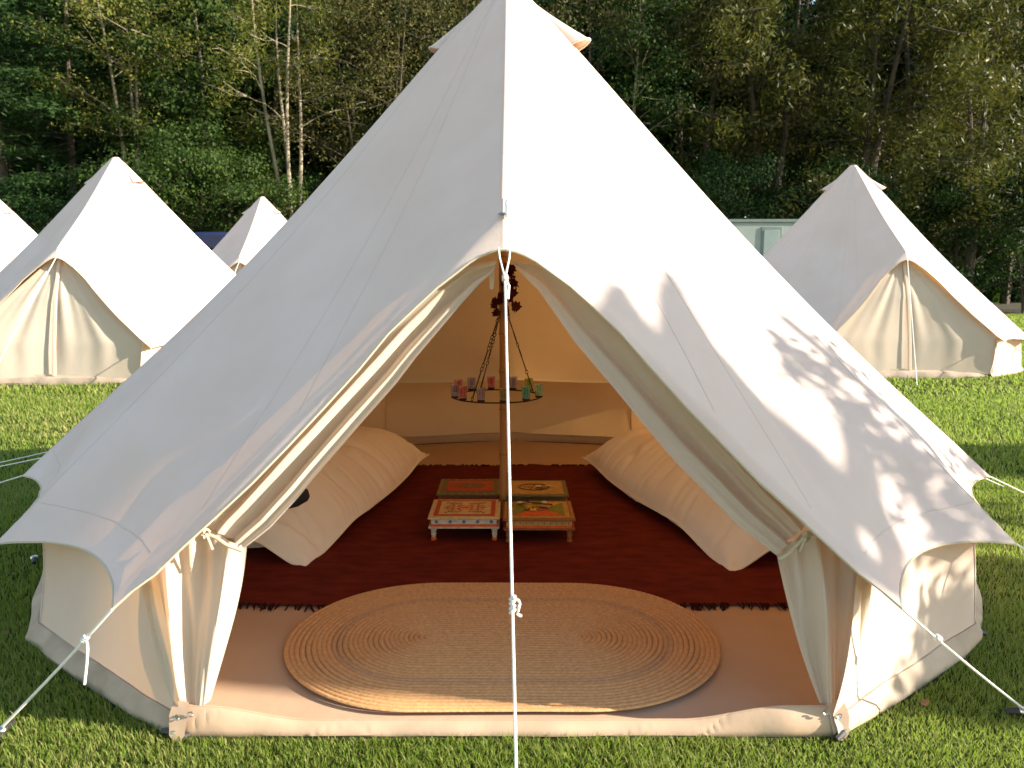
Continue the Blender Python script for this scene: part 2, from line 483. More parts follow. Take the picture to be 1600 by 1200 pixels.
def vent_geom(idx_mid, half, s0, s1, hgt):
    """a hooded air vent standing off the roof, mouth pointing down the slope"""
    rows, W = 12, 13
    P = np.zeros((rows, W, 3))
    js = [(idx_mid + int(round(d))) % len(ROOF) for d in np.linspace(-half, half, W)]
    for a in range(rows):
        f = a / (rows - 1); s = s0 + (s1 - s0) * f
        k = s * (NS - 1); k0 = int(k); q = k - k0
        mid = ROOF[idx_mid, k0] * (1 - q) + ROOF[idx_mid, k0 + 1] * q; nm = RNRM[idx_mid, k0]
        T = ROOF[idx_mid, k0 + 1] - ROOF[idx_mid, k0]; T /= np.linalg.norm(T)
        B = np.cross(T, nm)
        wd = .010 + .062 * f ** .8; hh = .006 + hgt * f ** 1.25
        for b in range(W):
            al = PI * b / (W - 1)
            P[a, b] = mid + B * wd * math.cos(al) + nm * (hh * math.sin(al) - .004) + T * .03 * f * math.sin(al)
    return P

def tent_roof_parts(root, main):
    roof = MB().grid(np.concatenate([ROOF, ROOF[:1]])).build('roof', M['roof'], root)
    ncol = len(ROOF)
    def seam_at(j, s0=.02, s1=.985, w=.005):
        a, b = int(s0 * (NS - 1)), int(s1 * (NS - 1))
        MB().grid(ribbon(ROOF[j, a:b], RNRM[j, a:b], w, .0012)).build('seam', M['seam'], roof)
    jL = len(U_ROWS) - 1
    for i, g in enumerate(GUYS[1:-1]):
        seam_at(jL + 14 * (i + 1))
    for u in (.17, .43):
        seam_at(int(np.argmin(abs(U_ROWS - u))), .05, .985)
        seam_at(ncol - int(np.argmin(abs(U_ROWS - u))), .05, .985)
    seam_at(0, .02, .93, .014)
    # hem seam round the eaves, where the wall is sewn on
    sel = np.arange(jL, jL + 14 * (len(GUYS) - 1) + 1)
    ks = np.array([int(np.argmin(np.abs(ROOF[j, :, 2] - .60))) for j in sel])
    hp_ = np.array([[np.interp(.60, ROOF[j, ::-1, 2], ROOF[j, ::-1, c]) for c in range(3)] for j in sel])
    MB().grid(ribbon(hp_, RNRM[sel, ks], .006, .0014)).build('eaves_seam', M['seam'], roof)
    edge = np.concatenate([ROOF[:, -1], ROOF[:1, -1]])
    MB().tube(edge, .0045, 5, closed=False).build('hem_binding', M['binding'], roof)
    return roof

# ------------------------------------------------------------------ the open tent in front
tent = thing('bell_tent', 'large open cream canvas bell tent with tied back door flaps in the foreground', 'tent', (0, 0, 0), 0, 'cream canvas bell tents on the lawn')
roof = tent_roof_parts(tent, True)
jv = len(U_ROWS) - 1 + 14 * 3
for jm, hg in ((jv - 14 + 8, .06), (len(ROOF) - (jv - 14) + 2, .085), (jv + 14 * 3 + 3, .08)):
    vg = vent_geom(jm, 4, .045, .135, hg)
    v = MB().grid(vg).build('air_vent', M['roof'], roof)
    MB().tube(vg[-1], .006, 5).build('vent_rim', M['roof'], roof)
wall = MB().grid(WALL).build('wall', M['wall'], tent)
skirt = MB().grid(SKIRT).build('mud_skirt', M['skirt'], tent)
for i in range(1, len(CORN) - 1):
    j = i * 10
    out = WALL[j, :].copy(); out[:, 2] = 0; out /= np.linalg.norm(out, axis=1)[:, None]
    MB().grid(ribbon(WALL[j, :-2], out, .012, .002)).build('wall_seam', M['seam'], wall)
    MB().grid(ribbon(WALL[j, :-2], -out, .010, .003)).build('wall_seam', M['binding'], wall)
# two fastened window flaps inside the wall, seen as stitched outlines with a toggle
for j0, j1 in ((72, 79), (41, 48)):
    jj = np.arange(j0, j1)
    inn = -WALL[jj, 7].copy(); inn[:, 2] = 0; inn /= np.linalg.norm(inn, axis=1)[:, None]
    MB().grid(ribbon(WALL[jj, 12], inn, .012, .004)).build('wall_strap', M['binding'], wall)

# groundsheet
NB = 10
ring = np.array([dirn(CORN[i]) * 2.49 + (dirn(CORN[i + 1]) - dirn(CORN[i])) * 2.49 * q for i in range(len(CORN) - 1) for q in np.arange(8) / 8] + [dirn(CORN[-1]) * 2.49]
                + [dirn(CORN[-1]) * 2.49 + (dirn(CORN[0]) - dirn(CORN[-1])) * 2.49 * q for q in (np.arange(31) + 1) / 32])
fr = np.linspace(0, 1, 34)
G = ring[None] * fr[:, None, None]
G[..., 2] = .010 + .004 * np.maximum(0, snoise(G, 17, 2.4, 3)) + .0035 * np.maximum(0, snoise(G * np.array([.6, 3.2, 1]), 18, 4, 2))
G[-1, :, 2] = .006
gs = MB().grid(G, close_v=True).build('groundsheet', M['groundsheet'], tent)
# raised sill across the doorway
xs = np.linspace(-1.062, 1.098, 320)
hs = .088 - .048 * smooth(.98, .62, np.abs(xs + .03))
prof = [(.10, .012, 0), (.05, .10, .2), (.022, .42, .5), (.008, .90, .4), (.002, 1.0, .25), (-.004, 1.0, .25), (-.010, .90, .5), (-.018, .70, .9), (-.026, .48, 1), (-.031, .26, 1), (-.033, .08, .7), (-.03, -.05, .2)]
G = np.zeros((len(prof), len(xs), 3))
for a, (dy, fz, wr) in enumerate(prof):
    P = np.stack([xs, np.full_like(xs, -2.235 + dy), np.maximum(hs * fz, -.004)], -1)
    n = snoise(P * np.array([1, .25, .6]), 41, 11, 3)
    # diagonal pulled creases, sharper towards the corners
    cz = np.abs(snoise(np.stack([xs + fz * .10 * np.sign(np.sin(xs * 7)), 0 * xs, 0 * xs], -1), 43, 6.5, 2))
    c2 = np.abs(snoise(np.stack([xs - fz * .16, 0 * xs + 3, 0 * xs], -1), 46, 8.5, 2))
    P[:, 1] -= wr * (.008 * n - (.006 * np.exp(-(cz / .035) ** 2) + .004 * np.exp(-(c2 / .03) ** 2)) * (.25 + .75 * smooth(.3, .8, np.abs(xs))))
    P[:, 2] += wr * .004 * n * fz
    G[a] = P
ds = MB().grid(G).build('door_sill', M['groundsheet'], tent)
MB().tube(G[4] + np.array([0, -.002, .001]), .0032, 6).build('sill_binding', M['groundsheet'], ds)

# door flaps, tied back
def door_px(pts): return np.array([on_plane(px, py, D_P0, D_N) for px, py in pts])
def flap(side):
    if side == 1:
        outer = door_px([(776, 408), (742, 424), (705, 448), (640, 506), (575, 574), (500, 654), (420, 742), (350, 818), (337, 838)])
        inner = door_px([(771, 424), (748, 445), (720, 476), (650, 560), (620, 600), (560, 668), (500, 738), (470, 775), (425, 824), (384, 856)])
        low_top = door_px([(232, 914), (262, 888), (300, 862), (337, 838), (384, 856)])
        low_bot = door_px([(270, 1098), (296, 1102), (312, 1104), (320, 1100), (327, 1096)])
        low_mid = door_px([(240, 1000), (283, 985), (310, 975), (335, 975), (362, 968)])
        tie = [(322, 840), (330, 832), (345, 838), (362, 850), (386, 859)]
        seed = 4
    else:
        outer = door_px([(804, 408), (838, 424), (875, 448), (940, 506), (1005, 574), (1080, 656), (1160, 744), (1228, 815), (1246, 836)])
        inner = door_px([(799, 410), (816, 430), (840, 453), (898, 536), (955, 603), (1005, 664), (1050, 718), (1100, 768), (1150, 820), (1213, 868)])
        low_top = door_px([(1350, 910), (1318, 885), (1285, 862), (1252, 838), (1213, 868)])
        low_bot = door_px([(1318, 1098), (1300, 1104), (1290, 1102), (1284, 1100), (1279, 1096)])
        low_mid = door_px([(1345, 1000), (1305, 985), (1285, 975), (1260, 975), (1240, 985)])
        tie = [(1262, 832), (1252, 836), (1240, 848), (1226, 862), (1211, 872)]
        seed = 7
    tuck = np.array([-.035 * side, .02, .03]); outer = outer + tuck * smooth(0, .12, np.linspace(0, 1, len(outer)))[:, None]
    low_top = low_top + (tuck * .8)[None] * np.array([1.3, 1.7, 1.6, .8, 0])[:, None]
    fl = MB()
    fl.grid(fold_panel(outer, inner, 70, 40, lambda t: .008 + .030 * np.sin(PI * np.clip(t, 0, 1)) ** .8 + .010 * t, 1.15, seed))
    # lower fan: three-row interpolation from the tie to the sill
    nv, nt_ = 44, 46
    v = np.linspace(0, 1, nv); t = np.linspace(0, 1, nt_)[:, None, None]
    A, Bm, C = poly(low_top, v)[None], poly(low_mid, v)[None], poly(low_bot, v)[None]
    G = A * (1 - t) * (1 - 2 * t) + Bm * 4 * t * (1 - t) + C * t * (2 * t - 1)
    tt = t[..., 0]
    w = np.sin(2 * PI * 1.9 * v[None] + seed + 1.2 * tt) * .7 + np.sin(2 * PI * 3.7 * v[None] + 2 * seed - 1.5 * tt) * .22
    w = w + .5 * np.sin(2 * PI * 5.2 * v[None] + seed) * (1 - tt) ** 2 + .15 * np.sin(2 * PI * 8 * v[None] + 2) * tt
    a = (.030 * np.sin(PI * np.clip(tt * .9 + .08, 0, 1)) + .011) * np.minimum(1, 6 * v)[None]
    G = G + D_N * (a * w + .02 * snoise(G, seed, 7, 2) * np.sin(PI * tt))[..., None]
    fl.grid(G)
    f = fl.build('door_flap', M['curtain'], tent)
    P = door_px(tie) + D_N * .045
    MB().tube(poly(P, np.linspace(0, 1, 14)), .006, 6).build('tie_cord', M['binding'], f)
    # knot with a loose end
    kb = MB()
    k0 = door_px([tie[1]])[0] + D_N * .05
    a = np.linspace(0, 2 * PI, 12, endpoint=False)
    for tilt in (0.3, 1.2):
        kb.tube(k0 + np.stack([.014 * np.cos(a) * math.cos(tilt), .010 * np.cos(a) * math.sin(tilt), .015 * np.sin(a)], -1), .0055, 6, closed=True)
    kb.tube(k0 + np.array([(0, 0, 0), (.012 * side, -.008, -.02), (.022 * side, -.006, -.052)]), .005, 6)
    kb.build('tie_knot', M['binding'], f)
    # gathered tuck held by the cord
    return f
flap(1); flap(-1)

# strap hanging from the door head, the A-frame spike and its grommet
sp = at_y(771, 404, -1.86); st = at_y(768, 452, -1.86)
MB().grid(np.array([[sp + [-.009, 0, 0], sp + [.009, 0, 0]], [(sp + st) / 2 + [-.012, -.01, 0], (sp + st) / 2 + [.008, .004, 0]], [st + [-.006, 0, 0], st + [.006, 0, 0]]])).build('door_strap', M['binding'], tent)
MB().lathe([(.009, 0), (.008, .03), (.006, .055), (0.0005, .06)], 10, PEAK + np.array([0.012, -.012, -.01])).build('frame_spike', M['steel'], tent)
a = np.linspace(0, 2 * PI, 14, endpoint=False)
MB().tube(PEAK + np.array([.0, -.012, .002]) + np.stack([.016 * np.cos(a), .016 * np.sin(a), 0 * a], -1), .004, 6, closed=True).build('grommet', M['steel'], tent)

# corner hardware on the groundsheet: eyelets and buckle tabs at the door corners
for x, y, s in ((-1.075, -2.245, 1), (1.105, -2.235, -1)):
    tb = MB(); c = np.array([x, y, .075])
    tb.grid(np.array([[c + [-.028, .012, .035], c + [.028, .0, .035]], [c + [-.030, -.024, 0], c + [.034, -.034, .0]], [c + [-.022, -.05, -.055], c + [.028, -.05, -.055]], [c + [-.006, -.055, -.075], c + [.014, -.055, -.078]]]))
    t_ = tb.build('corner_tab', M['groundsheet'], tent)
    a = np.linspace(0, 2 * PI, 12, endpoint=False)
    for dx, dz in ((.0, .0), (.045 * s, .012)):
        MB().tube(c + np.array([dx, -.036, dz]) + np.stack([.008 * np.cos(a), 0 * a, .008 * np.sin(a)], -1), .0028, 5, closed=True).build('eyelet', M['steel'], t_)

# centre pole of bamboo
pole = MB(); px_, py_ = -.030, .10
nodes = [.10, .42, .70, .93, 1.16, 1.38, 1.62, 1.85, 2.1, 2.35, 2.6]
zs = np.linspace(0.012, 2.95, 90); rr = np.full(90, .0235)
for nz in nodes: rr = rr + .0035 * np.exp(-((zs - nz) / .018) ** 2)
pole.tube(np.stack([px_ + .004 * np.sin(zs * 2), np.full(90, py_), zs], -1), rr, 14)
pole = pole.build('centre_pole', M['bamboo'], tent)
a = np.linspace(0, 2 * PI, 16, endpoint=False)
for nz in nodes:
    MB().tube(np.array([px_ + .004 * math.sin(nz * 2), py_, nz]) + np.stack([.0255 * np.cos(a), .0255 * np.sin(a), 0 * a], -1), .003, 5, closed=True).build('node_ring', M['bamboo_node'], pole)

# guy ropes
def rope_curve(p, q, n=24, sagz=.0):
    t = np.linspace(0, 1, n)[:, None]
    P = np.asarray(p) + (np.asarray(q) - np.asarray(p)) * t; P[:, 2] -= sagz * 4 * t[:, 0] * (1 - t[:, 0]); return P
def guy(parent, p, q, r=.0055, slider=None, tail=None, double=0, name='guy_rope'):
    p, q = np.asarray(p, float), np.asarray(q, float)
    L = np.linalg.norm(q - p)
    g = MB().tube(rope_curve(p + (q - p) * (double / L), q, 30, .006), r, 7).build(name, M['rope'], parent)
    L = np.linalg.norm(q - p); d = (q - p) / L
    side = np.cross(d, [0, 0, 1.0]); side /= np.linalg.norm(side)
    a = np.linspace(0, 2 * PI, 12, endpoint=False)
    if double:
        e = p + d * double
        for s in (-1, 1):
            MB().tube(np.array([p + side * .020 * s - d * .01, p + side * .016 * s + d * double * .3, e]), r * .8, 6).build('rope_loop', M['rope'], g)
        kb = MB()
        for k in range(3): kb.tube(e + d * .008 * (k - 1) + .007 * (np.cos(a)[:, None] * side + np.sin(a)[:, None] * np.cross(d, side)), .0042, 6, closed=True)
        kb.tube(np.array([e, e + d * .03 - side * .012, e + d * .085 - side * .008]), .0045, 6)
        kb.build('rope_knot', M['rope'], g)
    if slider:
        c = p + (q - p) * slider
        kb = MB()
        for k in range(3): kb.tube(c + d * .008 * (k - 1) + .0065 * (np.cos(a)[:, None] * side + np.sin(a)[:, None] * np.cross(d, side)), .005, 6, closed=True)
        if tail: kb.tube(poly(np.array([c, c + np.array([.012, -.008, -.018]), c + np.array([.006, -.01, -tail * .5]), c + np.array([-.006, -.012, -tail])]), np.linspace(0, 1, 10)), r * .9, 6)
        kb.build('rope_slider', M['rope'], g)
    return g
tipL, tipR = ROOF[len(U_ROWS) - 1, -1], ROOF[len(ROOF) - (len(U_ROWS) - 1), -1]
pegs = []
e1 = at_z(2, 1137, .03); e2 = at_z(1600, 1108, .03)
guy(tent, tipL, e1, .0048, .24, .15); guy(tent, tipR, e2, .0042, .28)
pegs += [(e1, 'steel peg holding the left front guy rope at the picture edge'), (e2, 'steel peg holding the right front guy rope at the picture edge')]
tent_tip = HOOD_TIP
fq = at_z(807, 1205, .0); dq = ray(806.5, 1200); tq = CAM + dq * ((-2.95 - CAM[1]) / dq[1])
fpeg = HOOD_TIP + (tq - HOOD_TIP) * 1.0
k = (0.02 - HOOD_TIP[2]) / (tq[2] - HOOD_TIP[2]); fpeg = HOOD_TIP + (tq - HOOD_TIP) * k
front_rope = guy(tent, HOOD_TIP + np.array([0, -.012, .0]), fpeg, .0040, None, None, .12)
hp = HOOD_TIP + (fpeg - HOOD_TIP) * (.40 / k * k if False else .5)
kb = MB(); a = np.linspace(0, 2 * PI, 12, endpoint=False)
# find the slider position at picture height 945
best = min(np.linspace(0, 1, 400), key=lambda q: abs((lambda P: 600 - F_PX * ((P - CAM) @ np.array([0, math.sin(PITCH), math.cos(PITCH)])) / ((P - CAM) @ np.array([0, math.cos(PITCH), -math.sin(PITCH)])))(HOOD_TIP + (fpeg - HOOD_TIP) * q) - 945))
c = HOOD_TIP + (fpeg - HOOD_TIP) * best
for dz in (-.022, -.01, .004, .016): kb.tube(c + np.array([0, .006, dz]) + np.stack([.0065 * np.cos(a), .0065 * np.sin(a), .005 * np.cos(a)], -1), .0034, 6, closed=True)
kb.tube(poly(np.array([c + [0.004, -.006, .02], c + [.02, -.01, 0.012], c + [.012, -.012, -.022], c + [.024, -.012, -.028]]), np.linspace(0, 1, 10)), .0042, 6)
kb.build('rope_slider', M['rope'], front_rope)
for gi in (1, 2, 3, 9, 10, 11):
    j = len(U_ROWS) - 1 + 14 * gi
    p = ROOF[j, -1]; d = dirn(GUYS[gi])
    q = p + d * .95; q[2] = .03
    if gi == 2: q = p + np.array([-1.15, .12, -.34])
    if gi == 3: q = p + np.array([-1.2, .25, -.3])
    guy(tent, p, q, .0036)
    if gi == 2:
        q2 = p + np.array([-1.25, .3, -.2]); guy(tent, p + np.array([.1, .05, .09]), q2, .003)

def make_peg():
    r = thing('tent_peg', 'x', 'tent peg', group='tent pegs round the open tent')
    MB().lathe([(.0005, -.10), (.005, -.08), (.005, .02), (.005, .024)], 8).build('shaft', M['steel'], r)
    MB().lathe([(.006, .018), (.017, .018), (.020, .024), (.018, .031), (.009, .036), (.0005, .037)], 14).build('head', M['steel'], r)
    MB().tube([(-.05, .03, .012), (-.02, .01, .02), (0, 0, .016), (.03, -.012, .010), (.042, -.004, .008)], [.010, .014, .017, .013, .008], 8).build('rubber_loop', M['rubber'], r)
    return r
peg0 = make_peg()
peg_spots = [((-1.085, -2.275, 0), 'black rubber tent peg at the left front corner of the door sill'),
             ((1.125, -2.265, 0), 'black rubber tent peg at the right front corner of the door sill'),
             (tuple(at_z(54, 878)), 'small peg in shaded grass beside the left wall of the open tent'),
             (tuple(at_z(1523, 996)), 'small peg in sunlit grass beside the right wall of the open tent'),
             (tuple(e1 - [0, 0, .03]), pegs[0][1]), (tuple(e2 - [0, 0, .03]), pegs[1][1])]
for i, (p, lb) in enumerate(peg_spots):
    o = peg0 if i == 0 else copy_tree(peg0)
    o.location = p; o['label'] = lb; o.rotation_euler = (0, 0, i * 1.3 + (.2 if i == 0 else 0))

# ------------------------------------------------------------------ closed tents behind
def closed_tent(label, x, y, rz, s):
    r = thing('bell_tent', label, 'tent', (x, y, 0), rz, 'cream canvas bell tents on the lawn')
    r.scale = (s, s, s)
    roof_ = tent_roof_parts(r, False)
    for jm, hg in ((jv - 14 + 8, .075), (len(ROOF) - (jv - 14) + 6, .085), (len(ROOF) - (jv - 28) - 6, .06)):
        vg = vent_geom(jm, 4, .07, .15, hg)
        MB().grid(vg).build('air_vent', M['roof'], roof_)
    MB().grid(WALL).build('wall', M['wall'], r); MB().grid(SKIRT).build('mud_skirt', M['skirt'], r)
    def flat(P): return P
    off = np.array([0, .09, -.03])
    for side in (1, -1):
        A = TIP[side] + (PEAK - TIP[side]) * .07 + off * .5
        outer = np.array([PEAK + off, PEAK + (A - PEAK) * .5 + off * .4, A, np.array([-1.12 * side, -2.265, .05])])
        inner = np.array([PEAK + off, np.array([.0, -2.03, 1.1]), np.array([.0, -2.14, .5]), np.array([.0, -2.19, .10])])
        v = np.linspace(0, 1, 34); t = np.linspace(0, 1, 40)
        Lc, Rc = poly(outer, t), poly(inner, t)
        G = Lc[:, None] + (Rc - Lc)[:, None] * v[None, :, None]
        tt = t[:, None]
        w = np.sin(2 * PI * 2.6 * v[None] + side + 1.5 * tt) * .6 + np.sin(2 * PI * 4.7 * v[None] + 2 - tt * 2) * .3 + .4 * snoise(G, 20 + side, 3, 2)
        G = G + np.array([0, -1, .25]) * (.012 * w * np.sin(PI * np.clip(tt, 0.04, .96)) ** .7 * np.minimum(1, 4 * v)[None])[..., None]
        f = MB().grid(G).build('door_flap', M['curtain'], r)
        b0 = np.array([-1.06 * side, -2.205, .10]); b1 = np.array([0, -2.195, .10])
        MB().grid(np.stack([rope_curve(b0 + [0, -.008, .02], b1 + [0, -.008, .02], 12), rope_curve(b0 + [0, -.008, -.01], b1 + [0, -.008, -.01], 12)])).build('flap_hem', M['binding'], f)
    zp = np.array([PEAK + off + [0, -.02, 0], [.0, -2.05, 1.1], [.0, -2.17, .5], [.0, -2.22, .10]])
    MB().grid(ribbon(poly(zp, np.linspace(0, 1, 20)), np.tile(np.array([0, -.95, .3]), (20, 1)), .05, .012)).build('zip_strip', M['wall'], r)
    sx = np.linspace(-1.06, 1.06, 30)
    G = np.array([np.stack([sx, np.full(30, yy) + .006 * np.sin(sx * 20), np.full(30, zz) + .012 * np.sin(sx * 3 + 1) * (zz > .03)], -1) for yy, zz in ((-2.16, .012), (-2.19, .075), (-2.215, .09), (-2.25, .07), (-2.275, .02), (-2.27, -.01))])
    MB().grid(G).build('door_sill', M['skirt'], r)
    g = MB().tube(rope_curve(HOOD_TIP, (.28 if x > 0 else -.36, -3.15, .02), 16), .006, 6).build('guy_rope', M['rope'], r)
    for side in (1, -1):
        p = TIP[side]; MB().tube(rope_curve(p, p + np.array([-.6 * side, -.75, -.44]), 10), .005, 5).build('guy_rope', M['rope'], r)
    for gi in (1, 2, 10, 11):
        p = ROOF[len(U_ROWS) - 1 + 14 * gi, -1]; q = p + dirn(GUYS[gi]) * .9; q[2] = .02
        MB().tube(rope_curve(p, q, 10), .005, 5).build('guy_rope', M['rope'], r)
    return r
bt0 = closed_tent('closed cream bell tent at left, the whole zipped door in view beside the open tent', -6.42, 8.75, R(2.5), 1.085)
for lb, x, y, rz, s in (('closed cream bell tent at right with zipped door, grey shaded side towards the open tent', 5.86, 9.42, R(.3), 1.073),
                        ('small distant bell tent peeping out between the left tent and the open tent', -6.33, 16.25, R(1.5), 1.105),
                        ('bell tent cut off by the left picture edge with only its sunlit right slope showing', -12.75, 15.6, R(1), 1.09)):
    o = copy_tree(bt0); o.location = (x, y, 0); o.rotation_euler = (0, 0, rz); o.scale = (s, s, s); o['label'] = lb

# ------------------------------------------------------------------ inside the tent: carpet and jute rug
cx0, cx1, cy0, cy1 = -1.62, 1.62, -1.235, 1.455
X, Y = np.meshgrid(np.linspace(cx0, cx1, 90), np.linspace(cy0, cy1, 80))
Zc = .022 + .004 * snoise(np.stack([X, Y, X * 0], -1), 51, 2.6, 3)
edge = .018 * snoise(np.stack([X, X * 0, X * 0 + 1], -1), 52, 9, 3)
Yc = Y + edge * (smooth(cy0 + .3, cy0, Y) + smooth(cy1 - .3, cy1, Y))
carpet = tag(MB().grid(np.stack([X, Yc, Zc], -1)).build('carpet', M['carpet'], None), 'dark red carpet with ragged fringed ends spread on the tent floor', 'carpet')
fb = MB(); rg = np.random.RandomState(5)
for row, sgn in ((0, -1), (-1, 1)):
    for k in range(230):
        x = rg.uniform(cx0 + .02, cx1 - .02); y = np.interp(x, X[0], Yc[row]); L = rg.uniform(.02, .055); dx = rg.normal(0, .012)
        w = rg.uniform(.004, .008)
        fb.tube([(x, y - sgn * .012, .022), (x + dx * .4, y + sgn * L * .5, .021), (x + dx, y + sgn * L, .014)], [w, w * .8, w * .4], 4)
fb.build('fringe', M['fringe'], carpet, kind='stuff')

rug = thing('braided_rug', 'oval braided jute rug lying across the tent doorway', 'rug', (-.012, -1.585, .016))
def stadium(hx, r, n):
    """centre line of one coil: straight sides joined by half circles"""
    per = 4 * hx + 2 * PI * r; t = np.linspace(0, per, n, endpoint=False); P = np.zeros((n, 2)); Nn = np.zeros((n, 2))
    for i, d in enumerate(t):
        if d < 2 * hx: P[i] = (-hx + d, -r); Nn[i] = (0, -1)
        elif d < 2 * hx + PI * r:
            a_ = -PI / 2 + (d - 2 * hx) / r; P[i] = (hx + r * math.cos(a_), r * math.sin(a_)); Nn[i] = (math.cos(a_), math.sin(a_))
        elif d < 4 * hx + PI * r: P[i] = (hx - (d - 2 * hx - PI * r), r); Nn[i] = (0, 1)
        else:
            a_ = PI / 2 + (d - 4 * hx - PI * r) / r; P[i] = (-hx + r * math.cos(a_), r * math.sin(a_)); Nn[i] = (math.cos(a_), math.sin(a_))
    return P, Nn, per
NR = 28; bw = .0207
for k in range(NR):
    r = .012 + bw * k; hx = .305 + .0 * k
    per = 4 * hx + 2 * PI * r; nb = int(per / .024); n = nb * 4
    P, Nn, _ = stadium(hx, r, n)
    ph = 2 * PI * np.arange(n) / 4 + (k % 2) * PI
    G = np.zeros((5, n, 3))
    wob = .002 * np.sin(np.arange(n) / n * 2 * PI * 5 + k)
    for a_, (o, z) in enumerate(((-.5, .0085), (-.36, .0120), (0.0, .0142), (.36, .0120), (.5, .0085))):
        off = (o * bw * .98 + .0032 * np.sin(ph) * (abs(o) < .49)) + wob
        G[a_, :, :2] = P + Nn * off[:, None]
        G[a_, :, 2] = z + (.0032 * np.sin(ph + PI * (o > 0)) if abs(o) == .36 else 0) + .004
    if k in (17, 18): mt = M['jute_dark']
    elif k < 17 and (k * 7) % 5 in (1, 2): mt = M['jute_grey']
    elif k in (23,): mt = M['jute_grey']
    else: mt = M['jute']
    MB().grid(G, close_v=True).build('braid', mt, rug)

# ------------------------------------------------------------------ beds
def cushion(Lx, Ly, Ht, seed, zlow=.35, inner=1, droop=()):
    """stuffed cover with pinched seam and pointed corners"""
    n, m = 130, 80
    u = np.linspace(-1, 1, n); v = np.linspace(-1, 1, m)
    U, V = np.meshgrid(u, v, indexing='ij')
    pinch = 1 + .03 * (1 - V ** 2) * (np.abs(U) ** 6) + .012 * snoise(np.stack([U, V, U * 0], -1), seed + 7, 5, 2) ; pinch2 = 1 + .075 * (1 - np.abs(U) ** 3) * (np.abs(V) ** 6) + .03 * snoise(np.stack([U, V, U * 0], -1), seed + 8, 4, 3)
    Xc = U * Lx / 2 * pinch; Yc_ = V * Ly / 2 * pinch2
    tip = 1 + .055 * (np.abs(U) ** 14) * (np.abs(V) ** 14); Xc = Xc * tip; Yc_ = Yc_ * tip
    h = np.clip((1 - np.abs(U) ** 6) * (1 - np.abs(V) ** 4), 0, 1) ** .5
    P0 = np.stack([Xc, Yc_, np.zeros_like(Xc)], -1)
    wr = snoise(P0 * np.array([1.5, .55, 1]), seed, 9, 3) + .6 * snoise(P0 * np.array([2.6, .4, 1]), seed + 1, 14, 2)
    rad = np.clip(np.sqrt(U ** 2 + V ** 2), 0, 1.4)
    rdg = np.abs(snoise(P0 * np.array([2.2, .55, 1]), seed + 4, 7, 2)); top = Ht * (1 - zlow) * h * (.86 + .16 * np.cos(V * 1.4)) + .012 * wr * np.minimum(1, 4 * h) - .075 * np.exp(-(rdg / .10) ** 2) * np.minimum(1, 3 * h) * .5 + .006 * (np.sin(U * 70 + 3 * np.sin(U * 13)) * np.abs(V) ** 5 + np.sin(V * 40 + 2 * np.sin(V * 9)) * np.abs(U) ** 6) * np.minimum(1, 5 * h) + .014 * snoise(P0, seed + 3, 4, 2) * h
    bot = -Ht * zlow * h + .008 * wr * np.minimum(1, 4 * h)
    zs_ = -.065 * smooth(.45, 1.0, V * inner) * (1 - .25 * np.abs(U))
    for (cu, cv, dz) in droop:
        zs_ += dz * smooth(.55, 0, np.sqrt(((U - cu) * .9) ** 2 + ((V - cv) * .8) ** 2))
    base = Ht * zlow
    B_ = np.stack([Xc, Yc_, base + zs_], -1)
    cushion.edge = np.concatenate([B_[:, 0], B_[-1, 1:], B_[-2::-1, -1], B_[0, -2:0:-1]])
    mb = MB(); mb.grid(np.stack([Xc, Yc_, base + top + zs_], -1)); mb.grid(np.stack([Xc, Yc_, base + bot + zs_], -1)[:, ::-1])
    return mb
def soft_box(lx, ly, h, seed):
    n = 40; a_ = np.linspace(0, 2 * PI, 96, endpoint=False)
    ex = 5.0
    cx = np.sign(np.cos(a_)) * np.abs(np.cos(a_)) ** (2 / ex); sy = np.sign(np.sin(a_)) * np.abs(np.sin(a_)) ** (2 / ex)
    rows = []
    for f, z in ((.0, 0.0), (.93, 0), (.985, .012), (1.0, .04), (1.0, h - .035), (.985, h - .01), (.94, h), (.0, h + .01)):
        P = np.stack([cx * lx / 2 * f, sy * ly / 2 * f, np.full(96, z)], -1); P[:, :2] += (.006 * snoise(P, seed, 9, 2))[:, None]; rows.append(P)
    return MB().grid(np.array(rows), close_v=True)
def bed(side, c, ang, lab1, lab2, seed, droop):
    m = tag(soft_box(1.86, .80, .11, seed).build('mattress', M['mattress'], None), lab1, 'mattress', 'mattresses inside the open tent')
    m.location = (c[0] + .10 * side, c[1], .026); m.rotation_euler = (0, 0, ang)
    d = tag(cushion(2.10, 1.0, .345, seed, .22, side, droop).build('duvet', M['linen'], None), lab2, 'duvet', 'duvets inside the open tent')
    MB().tube(cushion.edge, .007, 6, closed=True).build('piping', M['linen'], d)
    d.location = (c[0], c[1], .075); d.rotation_euler = (0, 0, ang)
    return m, d
bed(-1, (-1.34, .40), R(90 - 11), 'white mattress on the carpet under the left duvet', 'puffy cream duvet on the left mattress with one corner drooping to the carpet', 61, ((-1, -1, -.09), (-1, 1, -.06), (1, -1, .02)))
bed(1, (1.36, .36), R(90 + 15), 'white mattress on the carpet under the right duvet', 'wrinkled cream duvet on the right mattress, one corner pointing at the back wall', 71, ((-1, 1, -.09), (-1, -1, -.06), (1, 1, .02)))
bp = at_z(463, 776, .39)  # rounded near-black form lying on the left duvet beside the door flap
lump = MB(); lump.tube(poly(np.array([bp + [-.16, 0, -.02], bp + [-.06, 0, 0], bp + [.03, .0, .005], bp + [.062, 0, -.01]]), np.linspace(0, 1, 12)), np.array([.03, .055, .065, .068, .068, .066, .064, .06, .056, .05, .04, .015]), 12)
